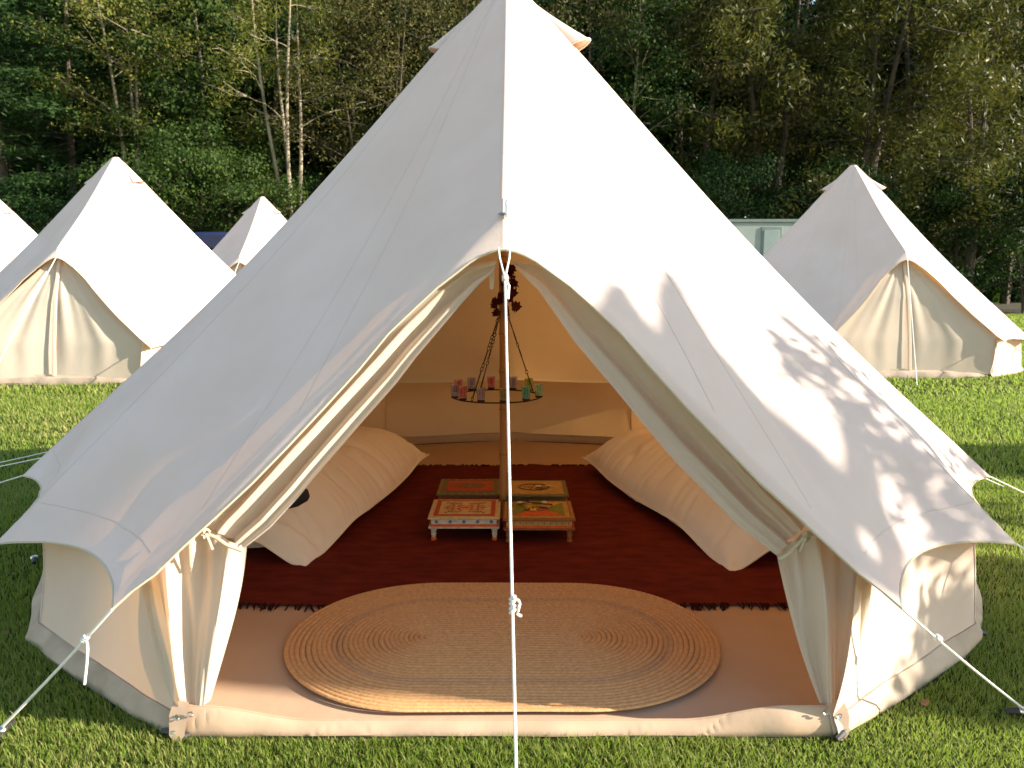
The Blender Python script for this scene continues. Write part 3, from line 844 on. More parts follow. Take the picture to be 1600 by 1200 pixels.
tag(lump.build('item', M['dark_matte'], None), 'small black pouch on the left duvet half hidden by the door flap', 'item')

# ------------------------------------------------------------------ painted stools
def paint(name, c, c2=None, scale=40): return basic(name, c, c2 or tuple(x * .7 for x in c), scale, .5, spec=.35)
C = dict(cream=paint('cream_paint', (.72, .56, .34)), red=paint('red_paint', (.50, .085, .03)), white=paint('white_paint', (.72, .66, .55)), orange=paint('orange_paint', (.75, .14, .03)),
         blue=paint('blue_paint', (.12, .24, .38)), gold=paint('gold_paint', (.58, .36, .10)), olive=paint('olive_paint', (.20, .17, .06)), brown=paint('brown_paint', (.34, .13, .045)),
         green=paint('green_paint', (.24, .28, .045)), maroon=paint('maroon_paint', (.14, .035, .02)), pink=paint('pink_paint', (.6, .26, .16)), dark=paint('dark_paint', (.05, .03, .02)), yellow=paint('yellow_paint', (.72, .50, .08)))
def disc(mb, x, y, z, rx, ry, n=14, h=.0016, ang=0):
    a_ = np.linspace(0, 2 * PI, n, endpoint=False)
    px, py = rx * np.cos(a_), ry * np.sin(a_)
    P = np.stack([x + px * math.cos(ang) - py * math.sin(ang), y + px * math.sin(ang) + py * math.cos(ang), np.full(n, z + h)], -1); B_ = P.copy(); B_[:, 2] = z - .001
    mb.add(np.vstack([P, B_, [[x, y, z + h]]]), [(i, n + i, n + (i + 1) % n, (i + 1) % n) for i in range(n)], [(i, (i + 1) % n, 2 * n) for i in range(n)])
def ring_flat(mb, x, y, z, rx, ry, w, n=40, h=.0016):
    a_ = np.linspace(0, 2 * PI, n, endpoint=False)
    P = np.array([[x + (rx + o) * np.cos(a_), y + (ry + o) * np.sin(a_), np.full(n, z + q)] for o, q in ((-w / 2, -.001), (-w / 2, h), (w / 2, h), (w / 2, -.001))]).transpose(0, 2, 1)
    mb.grid(P, close_v=True)
def frame_flat(mb, ax, ay, w, z, h=.003):
    for x0, x1, y0, y1 in ((-ax, ax, ay - w, ay), (-ax, ax, -ay, -ay + w), (-ax, -ax + w, -ay + w, ay - w), (ax - w, ax, -ay + w, ay - w)):
        mb.box(x0, x1, y0, y1, z - .002, z + h)
def arc_leaf(mb, x, y, z, ang, L, w):
    disc(mb, x + math.cos(ang) * L / 2, y + math.sin(ang) * L / 2, z, L / 2, w / 2, 10, .0014, ang)
def stool(label, x, y, kind):
    W, Dp, H = .405, .37, .14
    r = thing('low_stool', label, 'stool', (x, y, .022), 0, 'four painted low stools round the centre pole')
    P = dict(FL=('cream', 'red', 'cream', 'white', 'orange', 'white'), FR=('brown', 'gold', 'green', 'gold', 'orange', 'brown'),
             BL=('olive', 'olive', 'red', 'brown', 'maroon', 'brown'), BR=('olive', 'gold', 'gold', 'olive', 'gold', 'brown'))[kind]
    hx, hy = W / 2, Dp / 2
    tb = MB().box(-hx, hx, -hy, hy, H - .014, H, .003).build('top_board', C[P[0]], r)
    f = MB(); frame_flat(f, hx * .86, hy * .84, .026 if kind != 'BL' else .008, H); f.build('painted_border', C[P[1]], tb)
    MB().box(-hx * .73, hx * .73, -hy * .70, hy * .70, H - .002, H + .0035).build('painted_panel', C[P[2]], tb)
    zt = H + .0035
    def motif(nm, col, fn):
        q = MB(); fn(q); o_ = q.build(nm, C[col], tb)
        if nm in ('bead_motif', 'dot_motif', 'notch_motif', 'oval_flowers', 'scroll_motif', 'flower_motif'): o_['kind'] = 'stuff'
    if kind == 'FL':
        motif('scroll_motif', 'green', lambda q: [arc_leaf(q, sx * (.03 + .022 * k), sy * (.085 - .008 * k * (k < 4)), zt, (0.2 + .5 * k) * sx * sy + (0 if sx > 0 else PI), .032, .013) for sx in (-1, 1) for sy in (-1, 1) for k in range(5)])
        motif('flower_motif', 'red', lambda q: [arc_leaf(q, sx * .055 + .016 * math.cos(t), .014 * math.sin(t), zt + .0005, t, .034, .013) for sx in (-1, 1) for t in np.linspace(0, 2 * PI, 7)[:-1]])
        motif('ring_motif', 'orange', lambda q: [ring_flat(q, sx * .055, 0, zt, .052, .055, .006) for sx in (-1, 1)])
        motif('dot_motif', 'olive', lambda q: [disc(q, math.cos(t) * .115, math.sin(t) * .075, zt, .006, .006, 8) for t in np.linspace(0, 2 * PI, 15)[:-1]])
    elif kind == 'FR':
        tri = lambda q: [q.add([(sx * hx * .72, -hy * .68, zt + .001), (sx * hx * .72, hy * .68, zt + .001), (sx * .06, 0, zt + .001)], None, [(0, 1, 2)]) for sx in (-1, 1)]
        motif('triangle_motif', 'green', tri)
        q = MB(); q.add([(-hx * .70, -hy * .68, zt + .0012), (hx * .70, -hy * .68, zt + .0012), (0.05, -.02, zt + .0012), (-.05, -.02, zt + .0012)], [(0, 1, 2, 3)]); q.build('triangle_motif', C['orange'], tb)
        q = MB(); q.add([(-hx * .70, hy * .68, zt + .0012), (hx * .70, hy * .68, zt + .0012), (0.05, .02, zt + .0012), (-.05, .02, zt + .0012)], [(3, 2, 1, 0)]); q.build('triangle_motif', C['yellow'], tb)
        motif('centre_motif', 'brown', lambda q: disc(q, 0, 0, zt + .0016, .055, .05, 16))
        motif('notch_motif', 'gold', lambda q: [disc(q, s * hx * .93, yy, H, .007, .010, 8) for s in (-1, 1) for yy in np.linspace(-hy * .8, hy * .8, 9)])
    elif kind == 'BL':
        motif('medallion', 'olive', lambda q: [ring_flat(q, 0, 0, zt, .105 - .03 * k, .05 - .014 * k, .005) for k in range(3)] + [arc_leaf(q, math.cos(t) * .02, math.sin(t) * .015, zt, t, .05, .012) for t in np.linspace(0, 2 * PI, 9)[:-1]])
        motif('bead_motif', 'gold', lambda q: [disc(q, s * hx * .93, yy, H, .007, .007, 8) for s in (-1, 1) for yy in np.linspace(-hy * .85, hy * .85, 7)] + [disc(q, xx, s * hy * .92, H, .007, .006, 8) for s in (-1, 1) for xx in np.linspace(-hx * .75, hx * .75, 7)])
    else:
        motif('oval_ring', 'dark', lambda q: [ring_flat(q, -.01, .0, zt, .098, .078, .006), ring_flat(q, -.01, 0, zt, .086, .067, .002)])
        motif('oval_flowers', 'brown', lambda q: [arc_leaf(q, -.01 + math.cos(t) * rr_, math.sin(t) * rr_ * .75, zt, t * 2, .022, .008) for rr_ in (.02, .045, .07) for t in np.linspace(0, 2 * PI, 9)[:-1] + rr_ * 9])
    ap = MB().box(-hx + .018, hx - .018, -hy + .016, hy - .016, H - .055, H - .014, .002).build('apron', C[P[3]], r)
    MB().box(-hx + .0165, hx - .0165, -hy + .0145, hy - .0145, H - .0575, H - .043).build('apron_stripe', C[P[4]], ap)
    if kind == 'FL':
        for xx in np.linspace(-.155, .155, 5):
            q = MB(); q.lathe([(.0005, .004), (.009, .003), (.0105, 0)], 10); fl = q.build('painted_flower', C['blue'], ap)
            fl.location = (xx, -hy + .016, H - .030); fl.rotation_euler = (PI / 2, 0, 0)
    elif kind == 'FR':
        for xx in np.linspace(-.14, .165, 10):
            q = MB().box(-.0025, .0025, -.0015, .001, -.007, .007, .0005).build('painted_tick', C['brown'], ap); q.location = (xx, -hy + .0155, H - .029)
    MB().box(-hx + .002, hx - .002, -hy + .002, hy - .002, H - .066, H - .0578, .002).build('ledge', C[P[5]], r)
    for sx in (-1, 1):
        for sy in (-1, 1):
            q = MB(); q.lathe([(.021, H - .066), (.019, H - .078), (.0135, H - .092), (.0165, H - .100), (.0125, .024), (.0115, .016)], 12, (sx * (hx - .03), sy * (hy - .03), 0))
            lg = q.build('leg', C['white' if kind == 'FL' else 'brown'], r)
            q = MB(); q.lathe([(.0125, .017), (.0165, .012), (.016, .002), (.0005, .0)], 12, (sx * (hx - .03), sy * (hy - .03), 0))
            q.build('foot', C['orange' if kind == 'FL' else 'brown'], lg)
    return r
stool('front left painted stool, cream and red floral top on short white legs', -.245, -.185, 'FL')
stool('front right painted stool in green and orange carrying a spoon and small boxes', .178, -.215, 'FR')
stool('back left painted stool with dull red top and olive beaded border', -.243, .305, 'BL')
stool('back right painted stool with yellow top and a black oval ring', .175, .27, 'BR')
# small things on the stools
TZ = .022 + .14 + .006
def spoon(name, label, x, y, ang, L):
    r = thing(name, label, 'spoon', (x, y, TZ), ang, 'metal spoons on the painted stools')
    a_ = np.linspace(0, 1, 10)
    G = np.array([[(.034 * q * math.cos(t), .022 * q * math.sin(t), .004 + .010 * q * q) for t in np.linspace(0, 2 * PI, 18, endpoint=False)] for q in np.linspace(.02, 1, 7)])
    MB().grid(G, close_v=True).grid(G[:, ::-1] - np.array([0, 0, .0016]), close_v=True).build('bowl', M['steel'], r)
    MB().tube(poly(np.array([(.03, 0, .012), (.05, 0, .016), (.05 + L * .6, 0, .009), (.05 + L, 0, .006)]), a_), np.interp(a_, [0, .5, 1], [.0035, .003, .005]), 6).build('handle', C['maroon'] if L > .08 else M['steel'], r)
spoon('spoon', 'dark handled metal spoon lying on the green and orange stool', .085, -.135, R(-6), .13)
spoon('spoon', 'small metal spoon lying on the oval of the yellow stool', .205, .235, R(8), .045)
o = thing('pen', 'dark slim stick at the back edge of the green and orange stool', 'stick', (.055, -.075, TZ), R(-4)); MB().tube([(-.09, 0, .006), (.06, 0, .006), (.075, 0, .006)], [.005, .005, .003], 8).build('barrel', C['dark'], o); MB().tube([(-.11, 0, .006), (-.09, 0, .006)], .0055, 8).build('cap', C['maroon'], o)
o = thing('lighter', 'green and white lighter lying on the green and orange stool', 'lighter', (.20, -.118, TZ), R(-3)); MB().box(-.055, 0, -.011, .011, 0, .016, .004).build('body', C['green'], o); MB().box(0.001, .032, -.011, .011, 0, .016, .003).build('cap', C['white'], o)
o = thing('matchbox', 'tiny yellow box with a dark round spot on the green and orange stool', 'box', (.148, -.245, TZ), R(4)); MB().box(-.017, .017, -.018, .018, 0, .012, .002).build('carton', C['yellow'], o); q = MB(); disc(q, 0, 0, .012, .008, .008); q.build('spot', C['dark'], o)
o = thing('bottle_cap', 'tiny dark green tin beside the yellow box on the stool', 'tin', (.112, -.24, TZ)); MB().lathe([(.012, 0), (.013, .002), (.012, .010), (.0005, .011)], 12).build('lid', C['olive'], o); MB().lathe([(.0005, .0118), (.006, .0116), (.0065, .010)], 10).build('emblem', C['yellow'], o)
o = thing('penknife', 'small closed red and black penknife on the green and orange stool', 'penknife', (.215, -.20, TZ), R(-18)); MB().box(-.03, .03, -.007, .007, 0, .010, .003).build('grip', C['pink'], o); MB().box(-.028, .022, -.0085, -.0072, .002, .008).build('blade', C['dark'], o)

# ------------------------------------------------------------------ candle chandelier
RC, RZ = .268, None
cc = at_y(776, 618.5, .10); ZR = cc[2]; ccx, ccy = cc[0], .10
chand = thing('candle_chandelier', 'black iron hoop hung on three chains round the bamboo pole', 'chandelier', (ccx, ccy, ZR))
a = np.linspace(0, 2 * PI, 72, endpoint=False)
hoop = np.array([[((RC + dr) * math.cos(t), (RC + dr) * math.sin(t), dz) for t in a] for dr, dz in ((-.0025, -.005), (.0025, -.005), (.0025, .003), (-.0025, .003))])
MB().grid(hoop, close_u=True, close_v=True).build('hoop', M['black_metal'], chand)
def ring_angle(px, front):
    x = (px - 800) / F_PX
    for _ in range(12):
        d = at_y(px, 618, ccy)[0] - ccx if _ == 0 else d
        d = max(-RC * .995, min(RC * .995, d)); yy = math.sqrt(RC ** 2 - d * d) * (-1 if front else 1)
        d = at_y(px, 618, ccy + yy)[0] - ccx
    d = max(-RC * .995, min(RC * .995, d))
    return math.atan2(math.sqrt(max(0, RC ** 2 - d * d)) * (-1 if front else 1), d)
def glass_mat(name, tint, dens):
    m, nt, out = new_mat(name)
    tr = N(nt, 'ShaderNodeBsdfTransparent'); tr.inputs['Color'].default_value = (*tint, 1)
    gl = N(nt, 'ShaderNodeBsdfGlossy', Roughness=.06)
    df = N(nt, 'ShaderNodeBsdfTranslucent'); df.inputs['Color'].default_value = (*tint, 1)
    d2 = N(nt, 'ShaderNodeBsdfDiffuse'); nt.links.new(ramp(nt, noise_out(nt, 60, 3), [(.3, tuple(x * .8 for x in tint)), (.7, tint)]), d2.inputs['Color'])
    m1 = N(nt, 'ShaderNodeMixShader', Fac=.5); nt.links.new(df.outputs[0], m1.inputs[1]); nt.links.new(d2.outputs[0], m1.inputs[2])
    m2 = N(nt, 'ShaderNodeMixShader', Fac=dens * .5); nt.links.new(tr.outputs[0], m2.inputs[1]); nt.links.new(m1.outputs[0], m2.inputs[2])
    m3 = N(nt, 'ShaderNodeMixShader', Fac=.2); nt.links.new(m2.outputs[0], m3.inputs[1]); nt.links.new(gl.outputs[0], m3.inputs[2])
    nt.links.new(m3.outputs[0], out.inputs[0]); return m
GL = dict(lilac=glass_mat('lilac_glass', (.74, .74, .92), .3), pink=glass_mat('pink_glass', (.92, .55, .68), .42), rose=glass_mat('rose_glass', (.90, .66, .74), .35), olive=glass_mat('olive_glass', (.62, .66, .40), .4),
          lime=glass_mat('lime_glass', (.74, .86, .38), .42), teal=glass_mat('teal_glass', (.25, .85, .85), .5), mint=glass_mat('mint_glass', (.72, .95, .88), .3))
M['foil'] = basic('candle_foil', (.93, .93, .95), (.88, .88, .9), 60, .35, .6)
M['wax'] = basic('candle_wax', (.86, .84, .82), (.8, .78, .76), 30, .4)
spots = [(711, True, 'lilac', 'clear lilac glass tealight cup at the far left of the iron hoop'), (716.5, False, 'rose', 'rose glass tealight cup behind the leftmost cups of the hoop'),
         (723.5, True, 'pink', 'pink glass tealight cup on the front left of the iron hoop'), (736.8, False, 'lilac', 'greyish lilac glass tealight cup on the back left of the hoop'),
         (751.6, True, 'lilac', 'lilac glass tealight cup on the front of the hoop left of the pole'), (767.6, False, 'pink', 'bright pink glass tealight cup on the back of the hoop beside the pole'),
         (786.7, True, 'olive', 'dull olive glass tealight cup in front of the bamboo pole'), (801.6, False, 'lilac', 'mauve glass tealight cup on the back of the hoop right of the pole'),
         (826, False, 'lime', 'yellow green glass tealight cup on the back right of the hoop'), (822, True, 'teal', 'teal green glass tealight cup on the front right of the iron hoop'), (842, True, 'mint', 'pale mint glass tealight cup at the far right of the iron hoop')]
for px, fr_, colr, lb in spots:
    t = ring_angle(px, fr_); x, y = RC * math.cos(t), RC * math.sin(t)
    MB().lathe([(.0005, .003), (.019, .003), (.022, .006), (.0225, .016), (.021, .016), (.020, .008)], 16, (x, y, 0)).build('cup_holder', M['black_metal'], chand)
    r = thing('tealight_glass', lb, 'candle holder', (ccx + x, ccy + y, ZR + .009), t, 'coloured tealight glasses on the iron hoop'); r.scale = (.86, .86, .84)
    MB().lathe([(.0005, .002), (.022, .002), (.0245, .012), (.031, .082), (.0335, .088), (.0310, .088), (.0285, .080), (.0225, .014), (.0005, .008)], 20).build('glass', GL[colr], r)
    tl = MB().lathe([(.0005, .009), (.0195, .009), (.0198, .032), (.0185, .032), (.018, .028)], 16).build('tealight', M['foil'], r)
    MB().lathe([(.018, .0285), (.006, .029), (.0005, .030)], 14).build('wax', M['wax'], tl)
top = at_y(783, 487, .10)[2]
for px, fr_, nm in ((737, True, 0), (751, False, 1), (833, False, 2)):
    t = ring_angle(px, fr_); e = np.array([RC * math.cos(t), RC * math.sin(t), .006]); s_ = np.array([(-.03 - ccx) + .028 * math.cos(t), .028 * math.sin(t), top - ZR])
    ch = MB().tube(np.array([s_, s_ + (e - s_) * .03]), .003, 6).build('chain', M['black_metal'], chand)
    L = np.linalg.norm(e - s_); d = (e - s_) / L; sd = np.cross(d, [0, 0, 1]); sd /= np.linalg.norm(sd); s2 = np.cross(d, sd)
    pos = .02; k = 0
    while pos < L - .02:
        if k % 4 in (0, 1) and nm < 2 or k % 3 == 0: ln, wd = .026, .010
        else: ln, wd = .085, .0025
        if pos + ln > L: ln = L - pos
        c_ = s_ + d * (pos + ln / 2); nn = sd if k % 2 else s2
        aa = np.linspace(0, 2 * PI, 14, endpoint=False)
        MB().tube(c_ + np.cos(aa)[:, None] * d * ln * .54 + np.sin(aa)[:, None] * nn * wd, .0024, 5, closed=True).build('link', M['black_metal'], ch)
        pos += ln * .96; k += 1

# red maple leaf garland wound round the top of the pole
gar = thing('leaf_garland', 'garland of dark red maple leaves wound round the top of the bamboo pole', 'garland', (-.03, .10, 1.75))
zz = np.linspace(-.16, .30, 60); tt = np.linspace(0, 2 * PI * 2.4, 60)
MB().tube(np.stack([.030 * np.cos(tt), .030 * np.sin(tt), zz], -1), .0035, 5).build('vine', M['bark_dark'], gar)
lobes = [(0, -.35), (.16, -.30), (.42, -.34), (.33, -.10), (.58, .12), (.30, .16), (.34, .42), (.12, .34), (0, .72), (-.12, .34), (-.34, .42), (-.30, .16), (-.58, .12), (-.33, -.10), (-.42, -.34), (-.16, -.30)]
lv = np.array([(x, y, .08 * abs(x)) for x, y in lobes] + [(0, 0, -.05)]) * .085
leaf_me = mesh_np('maple_leaf', lv, None, [(i, (i + 1) % 16, 16) for i in range(16)])
rg = np.random.RandomState(8)
lp = [(796, 425), (800, 432), (790, 430), (803, 441), (797, 450), (801, 458), (784, 452), (781, 462), (776, 472), (772, 478), (779, 486), (803, 480), (807, 479), (793, 487), (775, 489), (786, 440), (792, 418), (800, 420), (781, 470), (798, 468), (790, 462), (772, 470)]
for i, (px, py) in enumerate(lp):
    P = at_y(px, py, .10 - .035 - .02 * rg.rand())
    o = link('leaf', leaf_me, M['leaf_red'], gar)
    o.location = P - np.array([-.03, .10, 1.75]); o.rotation_euler = (PI / 2 + rg.normal(0, .5), rg.uniform(-3, 3), rg.normal(0, .7)); sc_ = rg.uniform(.55, .95); o.scale = (sc_,) * 3

# ------------------------------------------------------------------ trees
def leaves(mb_list, C_, L, W, rg, droop=0.0, flat=0.0, face=None):
    """rhombic leaves centred at C_"""
    n = len(C_)
    d = rg.normal(size=(n, 3)); d[:, 2] = d[:, 2] * (1 - flat) - droop; d /= np.linalg.norm(d, axis=1)[:, None]
    q = rg.normal(size=(n, 3)); q[:, 2] *= (1 - flat * .7)
    if face is not None:
        nf = face / (np.linalg.norm(face, axis=1)[:, None] + 1e-9) * 1.5 + rg.normal(0, .45, (n, 3)); nf /= np.linalg.norm(nf, axis=1)[:, None]
        d = d - nf * (d * nf).sum(1)[:, None]; d /= np.linalg.norm(d, axis=1)[:, None]; q = nf
    w = np.cross(d, q); w /= np.linalg.norm(w, axis=1)[:, None]
    l = (L * rg.uniform(.6, 1.3, n))[:, None] / 2; ww = (W * rg.uniform(.6, 1.3, n))[:, None] / 2
    V = np.stack([C_ - d * l, C_ + w * ww, C_ + d * l, C_ - w * ww], 1)
    mb_list.append(V)
def tree_mesh(seed, H, spread, base, stems=1, limbs=14, sub=4, nleaf=9000, leaf=(.13, .09), droop=.1, clump=.38, style='round', trunk_r=.16, lean=.0, stem_spread=.5):
    rg = np.random.RandomState(seed)
    wood = MB(); cl = []
    for st in range(stems):
        az = rg.uniform(0, 6.28); sp_ = stem_spread * (rg.uniform(.5, 1) if stems > 1 else .25)
        n = 12; t = np.linspace(0, 1, n)
        h = H * (rg.uniform(.85, 1) if stems > 1 else 1)
        tr = np.stack([np.cos(az) * sp_ * t ** 1.2 * h * .22 + .02 * h * np.sin(t * 5 + st) * t, np.sin(az) * sp_ * t ** 1.2 * h * .22 + .02 * h * np.cos(t * 4 + st) * t, t * h], -1)
        r0 = trunk_r / (stems ** .4)
        wood.tube(tr, r0 * (1 - t * .88), 7)
        nl = max(4, limbs // stems)
        for k in range(nl):
            f = base + (1 - base) * ((k + rg.rand()) / nl) ** .85
            p = np.array([np.interp(f, t, tr[:, i]) for i in range(3)])
            a_ = rg.uniform(0, 6.28)
            if style == 'cone': L = spread * (1.05 - f) * rg.uniform(.8, 1.2) + .4; up = rg.uniform(-.25, .05)
            elif style == 'willow': L = spread * math.sin(PI * min(1, .25 + f * .7)) * rg.uniform(.7, 1.15); up = rg.uniform(.3, .8)
            else: L = spread * math.sin(PI * min(1, .22 + (f - base) / (1 - base) * .74)) * rg.uniform(.65, 1.15); up = rg.uniform(.15, .8)
            u = np.linspace(0, 1, 7)
            cur = -.22 if style == 'cone' else (-.45 if style == 'willow' else -.12)
            br = p + np.stack([np.cos(a_) * L * u, np.sin(a_) * L * u, L * (up * u + cur * u * u)], -1) + rg.normal(0, .05, (7, 3)) * u[:, None]
            wood.tube(br, r0 * .26 * (1 - f * .6) * (1 - u * .85), 5, caps=False)
            for s_ in range(sub):
                g = rg.uniform(.3, 1.0); q = np.array([np.interp(g, u, br[:, i]) for i in range(3)])
                a2 = a_ + rg.normal(0, .9); L2 = L * rg.uniform(.2, .45)
                e = q + np.array([math.cos(a2) * L2, math.sin(a2) * L2, L2 * rg.uniform(-.2, .6)])
                wood.tube(np.array([q, (q + e) / 2 + rg.normal(0, .04, 3), e]), [.02, .014, .006], 4, caps=False)
                cl.append((e, a2))
                if s_ % 2: cl.append(((q + e) / 2, a2))
    per = max(3, nleaf // len(cl)); lv = []
    for e, a2 in cl:
        n = int(per * rg.uniform(.3, 1.7))
        if style == 'cone':
            o = rg.normal(0, 1, (n, 3)) * np.array([clump * 1.2, clump * 1.2, clump * .28]); o[:, 2] -= .25 * (o[:, 0] ** 2 + o[:, 1] ** 2)
        elif style == 'willow':
            o = rg.normal(0, 1, (n, 3)) * np.array([clump * .7, clump * .7, clump * .9]); o[:, 2] -= np.abs(rg.normal(0, clump * .8, n))
        else:
            o = rg.normal(0, 1, (n, 3)) * np.array([clump, clump, clump * .55])
        leaves(lv, e + o, leaf[0], leaf[1], rg, droop, .55 if style == 'cone' else .15, None if style == 'cone' else o + np.array([0, 0, clump * .5]))
    V = np.concatenate(lv).reshape(-1, 3)
    return wood.mesh('trunk'), mesh_np('crown', V, np.arange(len(V)).reshape(-1, 4), None, False)
TM = {
    'conifer': tree_mesh(1, 15, 4.6, .04, 1, 42, 4, 18000, (.30, .07), .25, .42, 'cone', .22),
    'birch': tree_mesh(2, 14, 3.2, .5, 3, 33, 4, 9500, (.14, .09), .25, .42, 'round', .20, 0, .7),
    'birch_b': tree_mesh(12, 15, 2.8, .5, 4, 36, 4, 9500, (.20, .05), .5, .42, 'willow', .20, 0, .5),
    'broad': tree_mesh(3, 13, 4.2, .10, 1, 34, 3, 18000, (.17, .12), .2, .44, 'round', .2),
    'willow': tree_mesh(4, 14.5, 4.4, .08, 2, 40, 3, 20000, (.27, .06), .75, .44, 'willow', .26, 0, .5),
    'willow_b': tree_mesh(14, 13.5, 4.6, .05, 2, 40, 3, 20000, (.25, .065), .7, .46, 'willow', .26, 0, .6),
    'twiggy': tree_mesh(5, 14, 3.8, .12, 3, 44, 3, 12000, (.16, .06), .3, .5, 'round', .15, 0, .8),
    'shrub': tree_mesh(6, 6.2, 2.9, .05, 3, 30, 5, 17000, (.125, .085), .2, .38, 'round', .09, 0, .9),
    'slender': tree_mesh(7, 14.5, 2.5, .3, 1, 26, 4, 7500, (.16, .08), .3, .42, 'round', .13),
}
def tree(kind, name, label, px, y, bark, leaf, rz, s=1.0, sz=None, cat='tree', group='trees of the wood behind the tents', x=None):
    d = y + 4.76
    X_ = (px - 793) / F_PX * d if x is None else x
    r = thing(name, label, cat, (X_, y, 0), rz, group); r.scale = (s, s, sz or s)
    for part, me, mt in (('trunk', TM[kind][0], M[bark]), ('crown', TM[kind][1], M[leaf])):
        o = bpy.data.objects.new(part, me); COL.objects.link(o); o.parent = r
        if not me.materials: me.materials.append(None)
        o.material_slots[0].link = 'OBJECT'; o.material_slots[0].material = mt
    return r
T = [
    # front row
    ('conifer', 'conifer', 'dark drooping conifer at the far left edge behind the tents', 20, 28.5, 'bark_dark', 'leaf_dark', .3, 1.0),
    ('conifer', 'conifer', 'dark conifer just above the apex of the left tent', 128, 30.5, 'bark_dark', 'leaf_dark', 2.1, 1.02),
    ('birch', 'pale_tree', 'pale forked tree with yellowing crown above the left tent', 218, 29.0, 'bark_pale', 'leaf_yellow', 1.2, 1.0),
    ('shrub', 'shrub', 'bushy green shrub between the left tent and the pale stems', 300, 26.3, 'bark_dark', 'leaf_mid', .5, 1.1),
    ('shrub', 'shrub', 'bushy green shrub directly behind the small distant tent', 362, 26.8, 'bark_dark', 'leaf_mid', 2.7, .95),
    ('birch_b', 'pale_tree', 'tall pale tree with several white stems beside the left roof slope', 458, 28.0, 'bark_pale', 'leaf_yellow', .2, 1.0),
    ('broad', 'broadleaf_tree', 'broad green tree standing between the two pale trees', 335, 31.5, 'bark_dark', 'leaf_mid', .9, 1.05),
    ('twiggy', 'twiggy_tree', 'twiggy olive brown tree left of the open tent apex', 585, 29.0, 'bark_dark', 'leaf_olive', 1.7, 1.0),
    ('twiggy', 'twiggy_tree', 'twiggy olive tree right behind the open tent apex', 690, 30.5, 'bark_dark', 'leaf_olive', 3.9, 1.05),
    ('slender', 'slender_tree', 'slender dim tree just right of the open tent apex', 905, 30.0, 'bark_dark', 'leaf_olive', .8, 1.0),
    ('slender', 'slender_tree', 'slender tree with thin bare stem above the white cabin', 985, 29.2, 'bark_pale', 'leaf_mid', 2.4, 1.0),
    ('broad', 'broadleaf_tree', 'broad shaded tree above the white cabin', 1085, 31.0, 'bark_dark', 'leaf_olive', 2.2, 1.08),
    ('willow', 'willow_tree', 'tall olive willow left of the right tent apex', 1185, 29.5, 'bark_dark', 'leaf_willow', .4, 1.05),
    ('willow_b', 'willow_tree', 'large willow directly behind the right tent apex', 1330, 29.0, 'bark_dark', 'leaf_willow', 1.9, 1.08),
    ('willow_b', 'willow_tree', 'sunlit drooping willow low over the right lawn', 1500, 26.8, 'bark_dark', 'leaf_willow', 4.4, .92),
    ('willow', 'willow_tree', 'dark tall willow at the right picture edge', 1625, 29.0, 'bark_dark', 'leaf_willow', 3.3, 1.05),
    # second row
    ('conifer', 'conifer', 'second row conifer filling the upper left corner', 75, 34.5, 'bark_dark', 'leaf_dark', 4.0, 1.1),
    ('conifer', 'conifer', 'second row conifer behind the forked pale tree', 235, 35.5, 'bark_dark', 'leaf_dark', 5.2, 1.15),
    ('broad', 'broadleaf_tree', 'second row tree behind the several white stems', 430, 35.0, 'bark_dark', 'leaf_dark', 3.3, 1.2),
    ('broad', 'broadleaf_tree', 'second row tree behind the twiggy olive brown tree', 560, 36.0, 'bark_dark', 'leaf_olive', 5.0, 1.2),
    ('broad', 'broadleaf_tree', 'second row tree hidden behind the open tent apex', 740, 36.0, 'bark_dark', 'leaf_dark', 1.2, 1.2),
    ('broad', 'broadleaf_tree', 'second row dark tree beside the open tent right vent', 925, 36.0, 'bark_dark', 'leaf_dark', 4.1, 1.2),
    ('broad', 'broadleaf_tree', 'second row dark tree above the right roof slope', 1050, 36.5, 'bark_dark', 'leaf_dark', .1, 1.2),
    ('willow', 'willow_tree', 'second row willow left of the right tent', 1180, 36.5, 'bark_dark', 'leaf_dark', 2.8, 1.2),
    ('willow', 'willow_tree', 'second row willow behind the big central willow', 1400, 36.0, 'bark_dark', 'leaf_willow', 1.0, 1.2),
    ('broad', 'broadleaf_tree', 'second row tree in the upper right corner', 1560, 36.0, 'bark_dark', 'leaf_dark', 3.0, 1.2),
    ('shrub', 'shrub', 'low dark shrub under the trees at the left edge', 60, 26.6, 'bark_dark', 'leaf_dark', 1.1, .8),
    ('shrub', 'shrub', 'low dark shrub behind the white cabin', 1120, 27.5, 'bark_dark', 'leaf_dark', 4.0, .95),
    ('shrub', 'shrub', 'low dark shrub behind the right tent', 1290, 27.0, 'bark_dark', 'leaf_dark', 5.0, .9),
    ('shrub', 'shrub', 'low dark shrub at the right edge of the lawn', 1590, 26.5, 'bark_dark', 'leaf_dark', .4, .85),
    ('shrub', 'shrub', 'low dark shrub under the pale stems by the left roof slope', 520, 30.8, 'bark_dark', 'leaf_dark', 2.2, .9),
    ('shrub', 'shrub', 'low shrub beneath the trees right of the right tent', 1480, 27.9, 'bark_dark', 'leaf_dark', 1.6, .95),
]
for i, (kind, nm, lb, px, y, bk, lf, rz, s) in enumerate(T):
    tree(kind, nm, lb, px, y, bk, lf, rz, s, None, 'shrub' if nm == 'shrub' else 'tree', 'low shrubs along the edge of the wood' if nm == 'shrub' else 'trees of the wood behind the tents')
